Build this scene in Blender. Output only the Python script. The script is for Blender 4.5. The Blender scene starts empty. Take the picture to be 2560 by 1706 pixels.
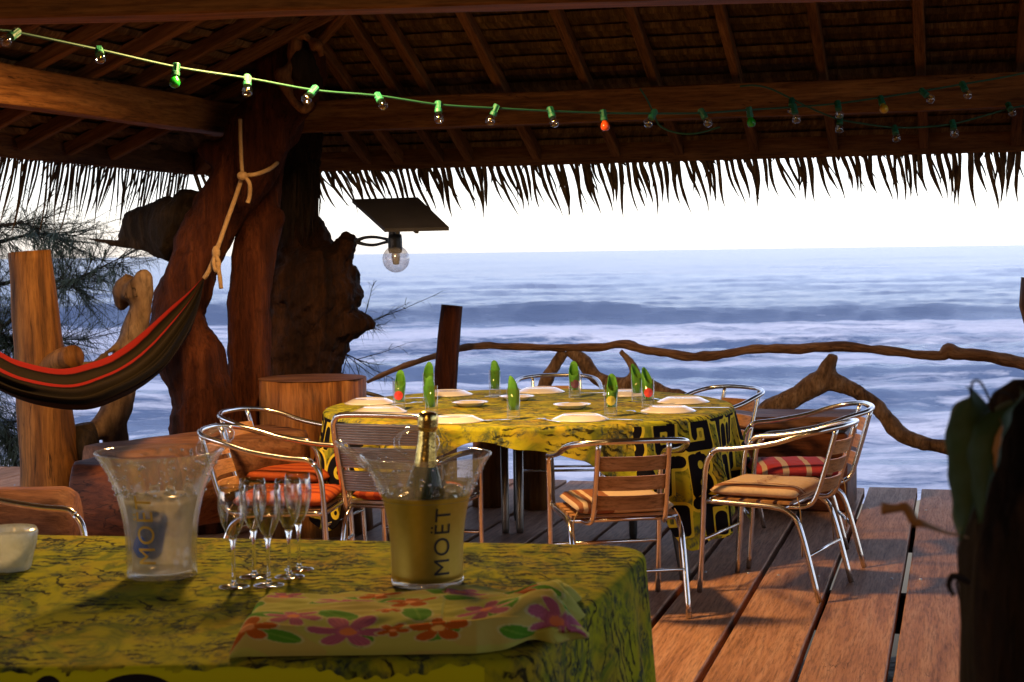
import bpy, bmesh, math, random
import numpy as np
from mathutils import Vector as V, Matrix, noise as NZ
random.seed(11); np.random.seed(5)
sin, cos, pi, rad = math.sin, math.cos, math.pi, math.radians
scn = bpy.context.scene
C = scn.collection

# ---------------------------------------------------------------- camera, world, lights, exposure
H, F, CX, CY = 1.555, 4100.0, 1280.0, 853.0          # eye height, focal length and centre in photo pixels
pitch, roll = math.atan((853 - 630) / 4100), 0.01397
r0, fw, u0 = V((1, 0, 0)), V((0, cos(pitch), -sin(pitch))), V((0, sin(pitch), cos(pitch)))
cR, cU = r0 * cos(roll) - u0 * sin(roll), r0 * sin(roll) + u0 * cos(roll)
cam = bpy.data.objects.new('camera', bpy.data.cameras.new('camera')); C.objects.link(cam)
m = Matrix((cR, cU, -fw)).transposed().to_4x4(); m.translation = V((0, 0, H)); cam.matrix_world = m
cam.data.sensor_width = 36; cam.data.lens = 36 * F / 2560
cam.data.clip_start = 0.05; cam.data.clip_end = 60000
cam.data.dof.use_dof = True; cam.data.dof.focus_distance = 7.6; cam.data.dof.aperture_fstop = 7.5
scn.camera = cam

SUN_EL, SUN_AZ = rad(20), rad(215)
w = bpy.data.worlds.new('World'); scn.world = w; w.use_nodes = True
wn = w.node_tree
sky = wn.nodes.new('ShaderNodeTexSky'); sky.sky_type = 'NISHITA'; sky.sun_disc = False
sky.sun_elevation = SUN_EL; sky.sun_rotation = SUN_AZ
sky.air_density = 1.0; sky.dust_density = .6; sky.ozone_density = 2.5
bg = wn.nodes['Background']; bg.inputs['Strength'].default_value = 0.15
hs = wn.nodes.new('ShaderNodeHueSaturation'); hs.inputs['Saturation'].default_value = .70   # dusk white balance of the photograph
tn = wn.nodes.new('ShaderNodeMix'); tn.data_type = 'RGBA'; tn.blend_type = 'MULTIPLY'; tn.inputs[0].default_value = 1; tn.inputs[7].default_value = (1.04, .965, 1.08, 1)
wn.links.new(sky.outputs[0], hs.inputs['Color']); wn.links.new(hs.outputs[0], tn.inputs[6]); wn.links.new(tn.outputs[2], bg.inputs['Color'])

def light(name, kind, loc, energy, col, target=None, **kw):
    l = bpy.data.lights.new(name, kind); l.energy = energy; l.color = col
    for k, v in kw.items(): setattr(l, k, v)
    o = bpy.data.objects.new(name, l); C.objects.link(o); o.location = loc
    if target is not None: o.rotation_euler = (V(target) - V(loc)).to_track_quat('-Z', 'Y').to_euler()
    return o
sd = V((sin(SUN_AZ) * cos(SUN_EL), cos(SUN_AZ) * cos(SUN_EL), sin(SUN_EL)))
light('sun', 'SUN', sd * 50, 0.25, (1, .8, .62), (0, 0, 0), angle=rad(10))
WARM = (1.0, 0.56, 0.21)
light('ceiling_lamp_light', 'SPOT', (-.85, 6.8, 2.82), 265, WARM, (-.85, 6.8, 0), spot_size=rad(156), spot_blend=.35, shadow_soft_size=.16)
light('bar_lamp_light', 'SPOT', (-1.6, -0.9, 2.6), 52, WARM, (-.9, 2.6, .4), spot_size=rad(150), spot_blend=.6, shadow_soft_size=.2)
scn.view_settings.view_transform = 'Standard'; scn.view_settings.look = 'None'
scn.view_settings.exposure = 1.0; scn.view_settings.gamma = 1.0; scn.view_settings.use_curve_mapping = False
cy = scn.cycles
cy.use_denoising = True; cy.max_bounces = 8; cy.transparent_max_bounces = 24
cy.transmission_bounces = 8; cy.caustics_reflective = False; cy.caustics_refractive = False
cy.sample_clamp_indirect = 6.0

# ---------------------------------------------------------------- geometry helpers
def ray(x, y): return fw + cR * ((x - CX) / F) - cU * ((y - CY) / F)
def P(x, y, Y):                       # the point seen at photo pixel (x, y), Y metres ahead
    d = ray(x, y); return V((0, 0, H)) + d * (Y / d.y)
def G(x, y, z=0.0):                   # the point seen at photo pixel (x, y) on the level z
    d = ray(x, y); return V((0, 0, H)) + d * ((z - H) / d.z)
def PR(pts): return [(*P(x, y, Y), r * Y / F) for x, y, Y, r in pts]
BA = rad(15.25)                       # the pavilion is turned by this much
UU, VV = V((sin(BA), cos(BA), 0)), V((cos(BA), -sin(BA), 0))
def B(v, u, z): return VV * v + UU * u + V((0, 0, z))

def cr(pts, k=6):                     # Catmull-Rom through tuples of any length
    p = [np.array(q, float) for q in pts]; out = []
    q = [2 * p[0] - p[1]] + p + [2 * p[-1] - p[-2]]
    for i in range(len(p) - 1):
        a, b, c, d = q[i:i + 4]
        for j in range(k):
            t = j / k
            out.append(.5 * ((2 * b) + (c - a) * t + (2 * a - 5 * b + 4 * c - d) * t * t + (3 * b - a - 3 * c + d) * t ** 3))
    out.append(p[-1]); return out

WM = {}
class MB:
    def __init__(s): s.v = []; s.f = []; s.uv = []
    def add(s, verts, faces, uvs=None):
        n = len(s.v); s.v += [V(q) for q in verts]
        for i, f in enumerate(faces):
            s.f.append([a + n for a in f]); s.uv.append(uvs[i] if uvs else [(0, 0)] * len(f))
    def box(s, c, d, M=None):
        x, y, z = [q / 2 for q in d]; M = M or Matrix()
        vs = [M @ (V(c) + V((a * x, b * y, e * z))) for a in (-1, 1) for b in (-1, 1) for e in (-1, 1)]
        s.add(vs, [(0, 1, 3, 2), (4, 6, 7, 5), (0, 4, 5, 1), (2, 3, 7, 6), (0, 2, 6, 4), (1, 5, 7, 3)]); return s
    def bar(s, a, b, wd, ht, up=V((0, 0, 1))):         # square timber from a to b
        a, b = V(a), V(b); x = (b - a).normalized(); y = up.cross(x).normalized(); z = x.cross(y)
        M = Matrix((x, y, z)).transposed().to_4x4(); M.translation = (a + b) / 2
        return s.box((0, 0, 0), ((b - a).length, wd, ht), M)
    def tube(s, pts, r=None, n=12, bump=0, freq=8, cap=True, closed=False, flat=1.0, seed=0):
        p = [V(q[:3]) for q in pts]
        R = [q[3] if len(q) > 3 else r for q in pts]
        N = len(p); T = []
        for i in range(N):
            a = p[(i - 1) % N] if closed or i else p[0]; b = p[(i + 1) % N] if closed or i < N - 1 else p[-1]
            T.append((b - a).normalized())
        x = T[0].orthogonal().normalized()
        if abs(T[0].z) < .9: x = V((0, 0, 1)).cross(T[0]).normalized()
        vs = []; L = 0; Ls = []
        for i in range(N):
            if i: L += (p[i] - p[i - 1]).length
            Ls.append(L)
            x = (x - T[i] * x.dot(T[i])).normalized(); y = T[i].cross(x)
            for j in range(n):
                a = 2 * pi * j / n; d = x * cos(a) * flat + y * sin(a)
                k = R[i]
                if bump: k *= 1 + bump * NZ.noise((p[i] + d * R[i]) * freq + V((seed, 0, 0)))
                vs.append(p[i] + d * k)
        fs = []; uv = []; rm = sum(R) / N
        for i in range(N - 1 + closed):
            i2 = (i + 1) % N
            for j in range(n):
                j2 = (j + 1) % n
                fs.append((i * n + j, i * n + j2, i2 * n + j2, i2 * n + j))
                l2 = Ls[i2] if i2 else L + .05; q = 2 * pi * rm / n
                uv.append([(j * q, Ls[i]), ((j + 1) * q, Ls[i]), ((j + 1) * q, l2), (j * q, l2)])
        if cap and not closed:
            fs.append(tuple(range(n - 1, -1, -1))); uv.append([(vs[k].x, vs[k].y) for k in fs[-1]])
            fs.append(tuple((N - 1) * n + k for k in range(n))); uv.append([(vs[k].x, vs[k].y) for k in fs[-1]])
        s.add(vs, fs, uv); return s
    def lathe(s, prof, n=24, c=(0, 0, 0), M=None):      # profile of (radius, height)
        c = V(c); vs = []; fs = []; uv = []; M = M or Matrix()
        for r, z in prof:
            for j in range(n):
                a = 2 * pi * j / n; vs.append(M @ (c + V((r * cos(a), r * sin(a), z))))
        for i in range(len(prof) - 1):
            for j in range(n):
                j2 = (j + 1) % n
                fs.append((i * n + j, i * n + j2, (i + 1) * n + j2, (i + 1) * n + j))
                uv.append([(j / n, prof[i][1]), ((j + 1) / n, prof[i][1]), ((j + 1) / n, prof[i + 1][1]), (j / n, prof[i + 1][1])])
        if prof[0][0] > 1e-4: pass
        s.add(vs, fs, uv); return s
    def ball(s, c, r, n=10, sq=(1, 1, 1)):
        c = V(c); k = n // 2; vs = []
        for i in range(k + 1):
            b = pi * i / k
            for j in range(n):
                a = 2 * pi * j / n
                vs.append(c + V((sin(b) * cos(a) * sq[0], sin(b) * sin(a) * sq[1], cos(b) * sq[2])) * r)
        fs = [(i * n + j, (i + 1) * n + j, (i + 1) * n + (j + 1) % n, i * n + (j + 1) % n) for i in range(k) for j in range(n)]
        s.add(vs, fs); return s
    def grid(s, fn, nu, nv, wrap=False):                # fn(i, j) -> (point, uv)
        vs = []; us = []
        for i in range(nu):
            for j in range(nv):
                p, q = fn(i, j); vs.append(p); us.append(q)
        fs = []; uv = []
        for i in range(nu - 1 + wrap):
            for j in range(nv - 1):
                i2 = (i + 1) % nu
                f = (i * nv + j, i2 * nv + j, i2 * nv + j + 1, i * nv + j + 1)
                fs.append(f); uv.append([us[k] for k in f])
        s.add(vs, fs, uv); return s
    def build(s, name, mat, parent=None, local=False, smooth=True, org=None, bevel=0, weld=False):
        root = parent
        if parent is not None and not local:
            W = WM[parent.name].inverted(); vs = [W @ q for q in s.v]
        elif parent is None and not local:
            if org is None:
                lo = [min(q[i] for q in s.v) for i in range(3)]; hi = [max(q[i] for q in s.v) for i in range(3)]
                org = V(((lo[0] + hi[0]) / 2, (lo[1] + hi[1]) / 2, lo[2]))
            vs = [q - V(org) for q in s.v]
        else: vs = s.v
        me = bpy.data.meshes.new(name); me.from_pydata([tuple(q) for q in vs], [], s.f)
        ul = me.uv_layers.new(name='UVMap')
        flat = np.array([c for f in s.uv for q in f for c in q], dtype=np.float32)
        ul.data.foreach_set('uv', flat)
        if bevel or weld:
            bm = bmesh.new(); bm.from_mesh(me)
            if weld: bmesh.ops.remove_doubles(bm, verts=bm.verts, dist=1e-4)
            if bevel: bmesh.ops.bevel(bm, geom=bm.edges[:], offset=bevel, segments=1, affect='EDGES', profile=.5)
            bm.to_mesh(me); bm.free()
        me.polygons.foreach_set('use_smooth', [smooth] * len(me.polygons))
        me.materials.append(mat); me.update()
        o = bpy.data.objects.new(name, me); C.objects.link(o)
        if parent is not None:
            o.parent = parent; WM[o.name] = WM[parent.name]
        elif org is not None and not local:
            o.location = org; WM[o.name] = Matrix.Translation(org)
        else: WM[o.name] = Matrix()
        return o

def tag(o, label=None, cat=None, group=None, kind=None):
    for k, v in (('label', label), ('category', cat), ('group', group), ('kind', kind)):
        if v: o[k] = v
    return o
def thing(name, loc, label, cat, group=None, rz=0):
    o = bpy.data.objects.new(name, None); C.objects.link(o)
    o.location = loc; o.rotation_euler = (0, 0, rz); o.empty_display_size = .1
    WM[o.name] = Matrix.Translation(V(loc)) @ Matrix.Rotation(rz, 4, 'Z')
    return tag(o, label, cat, group)
def struct(o): o['kind'] = 'structure'; return o
def dup(root, loc, rz, label, cat=None, group=None):
    r = root.copy(); C.objects.link(r); r.location = loc; r.rotation_euler = (0, 0, rz)
    r['label'] = label
    for ch in list(root.children):
        c = ch.copy(); C.objects.link(c); c.parent = r
        for g in list(ch.children):
            d = g.copy(); C.objects.link(d); d.parent = c
    WM[r.name] = Matrix.Translation(V(loc)) @ Matrix.Rotation(rz, 4, 'Z')
    return r
def place(mesh_from, name, parent, M):                  # another object sharing a mesh
    o = bpy.data.objects.new(name, mesh_from.data); C.objects.link(o)
    if parent is not None: o.parent = parent; o.matrix_basis = WM[parent.name].inverted() @ M
    else: o.matrix_basis = M
    return o

# ---------------------------------------------------------------- material helpers
class MT:
    def __init__(s, name):
        s.m = bpy.data.materials.new(name); s.m.use_nodes = True; s.t = s.m.node_tree
        s.p = s.t.nodes['Principled BSDF']; s.out = s.t.nodes['Material Output']
    def n(s, typ, **kw):
        o = s.t.nodes.new('ShaderNode' + typ)
        for k, v in kw.items():
            if hasattr(o, k) and not k[0].isupper(): setattr(o, k, v)
        return o
    def l(s, a, b): s.t.links.new(a, b); return s
    def set(s, **kw):
        for k, v in kw.items():
            k = k.replace('_', ' ')
            inp = s.p.inputs[k]
            if hasattr(v, 'is_linked') or isinstance(v, bpy.types.NodeSocket): s.l(v, inp)
            else: inp.default_value = (*v, 1) if isinstance(v, tuple) and len(v) == 3 else v
        return s
    def coord(s, kind='Object', scale=(1, 1, 1), rnd=0, rot=(0, 0, 0)):
        tc = s.n('TexCoord'); mp = s.n('Mapping')
        mp.inputs['Scale'].default_value = scale; mp.inputs['Rotation'].default_value = rot
        s.l(tc.outputs[kind], mp.inputs['Vector'])
        if rnd:
            oi = s.n('ObjectInfo'); mu = s.n('Math', operation='MULTIPLY'); mu.inputs[1].default_value = rnd
            s.l(oi.outputs['Random'], mu.inputs[0]); s.l(mu.outputs[0], mp.inputs['Location'])
        return mp.outputs[0]
    def noise(s, vec, scale=5, detail=6, rough=.55, dist=0):
        o = s.n('TexNoise'); o.inputs['Scale'].default_value = scale; o.inputs['Detail'].default_value = detail
        o.inputs['Roughness'].default_value = rough; o.inputs['Distortion'].default_value = dist
        if vec is not None: s.l(vec, o.inputs['Vector'])
        return o.outputs['Fac']
    def wave(s, vec, scale=3, dist=4, detail=3, dscale=1.5, bands='X'):
        o = s.n('TexWave', bands_direction=bands); o.inputs['Scale'].default_value = scale
        o.inputs['Distortion'].default_value = dist; o.inputs['Detail'].default_value = detail
        o.inputs['Detail Scale'].default_value = dscale; s.l(vec, o.inputs['Vector'])
        return o.outputs['Fac']
    def ramp(s, fac, stops):
        o = s.n('ValToRGB'); e = o.color_ramp.elements
        while len(e) < len(stops): e.new(.5)
        for i, (p, c) in enumerate(stops):
            e[i].position = p; e[i].color = (*c, 1) if len(c) == 3 else c
        s.l(fac, o.inputs[0]); return o.outputs[0]
    def step(s, fac, a, b): return s.ramp(fac, [(a, (0, 0, 0)), (b, (1, 1, 1))])
    def math(s, op, a, b=None):
        o = s.n('Math', operation=op)
        for i, q in enumerate((a, b)):
            if q is None: continue
            if isinstance(q, (int, float)): o.inputs[i].default_value = q
            else: s.l(q, o.inputs[i])
        return o.outputs[0]
    def mix(s, fac, a, b, mode='MIX'):
        o = s.n('Mix', data_type='RGBA', blend_type=mode)
        for i, q in ((0, fac), (6, a), (7, b)):
            if isinstance(q, (int, float)): o.inputs[i].default_value = q
            elif isinstance(q, tuple): o.inputs[i].default_value = (*q, 1)
            else: s.l(q, o.inputs[i])
        return o.outputs[2]
    def bump(s, h, strength=.4, dist=.01):
        o = s.n('Bump'); o.inputs['Strength'].default_value = strength; o.inputs['Distance'].default_value = dist
        s.l(h, o.inputs['Height']); s.l(o.outputs[0], s.p.inputs['Normal']); return s

def wood(name, dark, mid, light_, scale, coord='Object', rough=.7, bump=.5, rnd=10, fine=1.0, bd=.01, spec=.14, crack=.016):
    t = MT(name); v = t.coord(coord, scale, rnd)
    a = t.noise(v, 1.0, 8, .62, .6); b = t.noise(v, 5.0 * fine, 6, .7)
    c = t.ramp(a, [(.30, dark), (.5, mid), (.68, light_)])
    d = t.step(b, .33, .55)
    col = t.mix(.55, c, d, 'MULTIPLY')
    if crack:
        ck = t.math('ABSOLUTE', t.math('SUBTRACT', t.noise(v, 1.7, 3, .5, .3), .5)); cm = t.noise(v, .6, 2)
        ck = t.math('ADD', ck, t.math('MULTIPLY', t.step(cm, .40, .58), .5))
        col = t.mix(t.ramp(ck, [(0, (.85,) * 3), (crack, (0,) * 3)]), col, tuple(q * .12 for q in dark))
    oi = t.n('ObjectInfo'); hv = t.n('HueSaturation')
    br = t.math('ADD', t.math('MULTIPLY', oi.outputs['Random'], .35), .8)
    t.l(br, hv.inputs['Value']); t.l(col, hv.inputs['Color'])
    t.set(Base_Color=hv.outputs[0], Roughness=rough, Specular_IOR_Level=spec)
    t.bump(t.math('ADD', a, t.math('MULTIPLY', b, .6)), bump, bd)
    return t.m
def plain(name, col, rough=.5, metal=0, **kw):
    t = MT(name); t.set(Base_Color=col, Roughness=rough, Metallic=metal, **kw); return t.m
def varied(name, c1, c2, scale=6, rough=.6, metal=0, bump=.2, coord='Object', sc=(1, 1, 1), bd=.005, **kw):
    t = MT(name); v = t.coord(coord, sc, 5); a = t.noise(v, scale, 5)
    t.set(Base_Color=t.ramp(a, [(.3, c1), (.7, c2)]), Roughness=rough, Metallic=metal, **kw)
    if bump: t.bump(a, bump, bd)
    return t.m
def thin_glass(name, tint=(1, 1, 1), rough=.03, base=.06, edge=.75, haze=0, hazecol=(.9, .9, .9)):
    t = MT(name); tr = t.n('BsdfTransparent'); tr.inputs[0].default_value = (*tint, 1)
    gl = t.n('BsdfGlossy'); gl.inputs['Roughness'].default_value = rough
    lw = t.n('LayerWeight'); lw.inputs['Blend'].default_value = .25
    f = t.math('ADD', t.math('MULTIPLY', lw.outputs['Facing'], edge), base)
    f = t.math('MINIMUM', f, .95)
    mx = t.n('MixShader'); t.l(f, mx.inputs[0]); t.l(tr.outputs[0], mx.inputs[1]); t.l(gl.outputs[0], mx.inputs[2])
    res = mx.outputs[0]
    if haze:
        df = t.n('BsdfTranslucent'); df.inputs[0].default_value = (*hazecol, 1); d2 = t.n('BsdfDiffuse'); d2.inputs[0].default_value = (*hazecol, 1)
        a = t.n('AddShader'); hm = t.n('MixShader'); hm.inputs[0].default_value = .35
        t.l(df.outputs[0], hm.inputs[1]); t.l(d2.outputs[0], hm.inputs[2])
        nz = t.noise(t.coord('Object', (1, 1, 1)), 22, 4); hf = t.math('MULTIPLY', nz, haze * 2)
        m2 = t.n('MixShader'); t.l(hf, m2.inputs[0]); t.l(res, m2.inputs[1]); t.l(hm.outputs[0], m2.inputs[2]); res = m2.outputs[0]
    t.l(res, t.out.inputs[0]); return t.m

M = {}
M['deck'] = wood('deck_wood', (.27, .125, .058), (.43, .22, .115), (.52, .30, .175), (1.6, 22, 22), bump=.35, rough=.65, spec=.14, crack=.010)
M['beam'] = wood('beam_wood', (.09, .032, .008), (.23, .092, .021), (.36, .16, .044), (1.5, 18, 18), bump=.5, rough=.6)
M['rafter'] = wood('rafter_wood', (.08, .033, .012), (.15, .065, .023), (.23, .105, .04), (1.5, 20, 20), rough=.75)
M['thatch'] = wood('thatch_leaf', (.04, .023, .01), (.10, .057, .024), (.19, .115, .05), (26, 2.5, 6), rough=.85, bump=.8, rnd=20, crack=0)
M['fringe'] = wood('dry_palm_leaf', (.06, .035, .018), (.12, .075, .035), (.2, .13, .06), (30, 30, 3), rough=.7, bump=.3, rnd=20, crack=0)
M['trunk'] = wood('red_trunk_wood', (.014, .004, .0015), (.062, .0155, .005), (.125, .036, .011), (8, 8, .9), rough=.8, bump=1.0, rnd=0, bd=.06, fine=1.6, spec=.12)
M['trunkdark'] = wood('silhouette_trunk_wood', (.008, .004, .002), (.026, .010, .004), (.055, .022, .009), (8, 8, 1.1), rough=.85, bump=1.0, rnd=0, bd=.06, fine=1.6)  # darker copy of the trunk wood, backlit silhouette put into its colour
M['burl'] = wood('burl_wood', (.08, .03, .01), (.17, .075, .025), (.26, .13, .05), (9, 9, 4), rough=.8, bump=.9, rnd=0, bd=.02)
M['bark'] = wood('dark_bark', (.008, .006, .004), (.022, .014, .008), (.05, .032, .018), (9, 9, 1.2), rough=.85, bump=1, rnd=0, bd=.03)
M['post'] = wood('peeled_log', (.015, .006, .002), (.125, .05, .010), (.22, .098, .023), (9, 9, .8), rough=.65, bump=.5, rnd=6, bd=.015)
M['stump'] = wood('stump_side', (.04, .012, .004), (.22, .085, .02), (.36, .165, .045), (11, 11, .7), rough=.55, bump=.7, rnd=6, bd=.015)
M['slab'] = wood('sawn_slab', (.05, .02, .009), (.145, .062, .03), (.22, .11, .06), (1.5, 9, 9), rough=.65, bump=.5, rnd=6, bd=.012)
M['block'] = wood('red_block', (.03, .009, .004), (.10, .03, .011), (.16, .056, .02), (1.3, 9, 9), rough=.5, bump=.5, rnd=6)
M['drift'] = wood('driftwood', (.06, .032, .016), (.19, .11, .055), (.30, .195, .11), (9, 1.2, 9), 'UV', rough=.75, bump=.5, rnd=6)
M['driftgrey'] = wood('pale_driftwood', (.03, .016, .008), (.11, .068, .037), (.17, .115, .068), (6, 6, 1.5), rough=.75, bump=.5, rnd=6)
M['driftobj'] = wood('driftwood_grain', (.05, .026, .012), (.19, .11, .055), (.31, .20, .115), (16, 16, 5), rough=.8, bump=.9, rnd=6, bd=.02)
M['rail'] = wood('rail_branch', (.05, .022, .01), (.19, .095, .042), (.30, .17, .085), (30, 4, 30), 'UV', rough=.7, bump=.9, rnd=6)
M['alu'] = varied('brushed_aluminium', (.62, .6, .57), (.78, .76, .73), 30, .22, 1.0, .03)
M['aluslat'] = varied('ribbed_aluminium', (.36, .33, .30), (.46, .43, .39), 20, .42, .85, .05)
M['slat'] = wood('chair_slat', (.3, .14, .05), (.42, .21, .08), (.52, .28, .12), (1.6, 20, 20), rough=.4, bump=.15, rnd=10, crack=0)
M['steel'] = plain('dull_steel', (.35, .34, .33), .35, .9)
M['darkleg'] = plain('dark_metal', (.03, .028, .026), .45, .3)
M['black'] = plain('black_plastic', (.015, .015, .016), .45)
M['ceramic'] = plain('cream_ceramic', (.83, .79, .72), .14, 0, Coat_Weight=.4)
M['cutlery'] = plain('cutlery_steel', (.7, .68, .65), .18, 1.0)
M['napkin'] = varied('green_napkin', (.06, .23, .012), (.09, .31, .018), 14, .75, 0, .25)
M['glass'] = thin_glass('clear_glass', (1, 1, 1), .03, .03, .42)
M['flute'] = thin_glass('flute_glass', (.97, .97, .96), .015, .10, .95)
M['stem'] = plain('solid_glass', (1, 1, 1), .0, 0, Transmission_Weight=1.0, IOR=1.45)
M['acrylic'] = thin_glass('clear_acrylic', (.97, .96, .94), .06, .06, .6, .055)
M['fog'] = thin_glass('icy_water', (.8, .8, .76), .15, .03, .2, .40, (.92, .9, .84))
M['frost'] = thin_glass('frosted_glass', (.85, .88, .85), .2, .08, .5, .5, (.7, .74, .7))
M['drop'] = thin_glass('water_drop', (1, 1, 1), .06, .45, .5)
M['gold'] = varied('gold_paint', (.58, .42, .07), (.63, .46, .09), 60, .36, .82, .02)
M['foil'] = varied('gold_foil', (.62, .46, .13), (.8, .62, .22), 40, .22, 1.0, .5)
M['goldink'] = plain('gold_lettering', (.75, .5, .09), .4, .5)
M['ink'] = plain('black_lettering', (.02, .018, .015), .5)
M['bottle'] = plain('dark_green_glass', (.008, .045, .010), .10, 0)
M['can'] = plain('blue_can', (.006, .16, .95), .22, 0, Coat_Weight=.5)
M['red'] = plain('red_sticker', (.6, .045, .03), .5)
M['darksticker'] = plain('dark_sticker', (.12, .04, .06), .5)
M['yelsticker'] = plain('yellow_sticker', (.55, .5, .05), .5)
M['socket'] = plain('green_socket', (.012, .15, .075), .5)
M['cord'] = plain('green_cord', (.008, .072, .034), .6)
M['bulbclear'] = thin_glass('clear_bulb', (.95, .93, .9), .04, .1, .7)
M['bulbgreen'] = plain('green_bulb', (.01, .3, .02), .25, 0, Coat_Weight=.4)
M['bulborange'] = plain('orange_bulb', (.8, .1, .015), .3, 0, Coat_Weight=.4)
M['bulbyellow'] = plain('yellow_bulb', (.62, .4, .02), .3, 0, Coat_Weight=.4)
M['rope'] = varied('cotton_rope', (.22, .13, .05), (.31, .2, .09), 60, .85, 0, .5)
M['globe'] = thin_glass('milky_globe', (.9, .9, .92), .1, .06, .4, .22, (.8, .8, .82))
M['panel'] = varied('solar_panel_back', (.014, .014, .02), (.024, .024, .032), 8, .5, 0, .1)
M['leaf'] = varied('green_leaf', (.008, .028, .004), (.016, .05, .006), 9, .75, 0, .3)  # colour lowered to carry the shadow the leaf hangs in
M['needles'] = varied('ironwood_needles', (.018, .032, .018), (.04, .06, .03), 4, .7, 0, 0)
M['fern'] = wood('fibrous_trunk', (.008, .005, .003), (.02, .011, .006), (.045, .025, .012), (20, 20, 3), rough=.9, bump=1, bd=.02, crack=0)
M['dryleaf'] = varied('dry_leaf', (.16, .075, .02), (.28, .14, .04), 20, .7)
M['rock'] = varied('shore_rock', (.03, .026, .022), (.09, .075, .06), 1.2, .9, 0, 1, bd=.3)
M['wall'] = wood('unseen_wall_boards', (.06, .03, .012), (.12, .06, .025), (.17, .09, .04), (1.5, 1.5, 12))

# ---------------------------------------------------------------- sea, shore, deck, unseen back wall
def timber(name, a, b, wd, ht, mat, parent=None, bevel=.006, up=V((0, 0, 1)), wob=0, mesh=None):
    a, b = V(a), V(b); x = (b - a).normalized(); y = up.cross(x).normalized(); z = x.cross(y)
    T = Matrix((x, y, z)).transposed().to_4x4(); T.translation = (a + b) / 2
    L = (b - a).length; q = MB(); n = max(1, int(L / .35)) if wob else 1
    sec = [(-1, -1), (1, -1), (1, 1), (-1, 1)]
    vs = []; fs = []
    for i in range(n + 1):
        xx = -L / 2 + L * i / n
        for sy, sz in sec:
            dy, dz = (random.uniform(-wob, wob), random.uniform(-wob, wob)) if wob else (0, 0)
            vs.append((xx, sy * wd / 2 + dy, sz * ht / 2 + dz))
    for i in range(n):
        for j in range(4): fs.append((i * 4 + j, (i + 1) * 4 + j, (i + 1) * 4 + (j + 1) % 4, i * 4 + (j + 1) % 4))
    fs += [(0, 1, 2, 3), (n * 4 + 3, n * 4 + 2, n * 4 + 1, n * 4)]
    q.add(vs, fs)
    o = q.build(name, mat, None, local=True, smooth=False, bevel=bevel)
    bpy.context.view_layer
    if parent is not None: o.parent = parent; o.matrix_basis = WM[parent.name].inverted() @ T; WM[o.name] = WM[parent.name]
    else: o.matrix_basis = T; WM[o.name] = T
    return o

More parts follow.
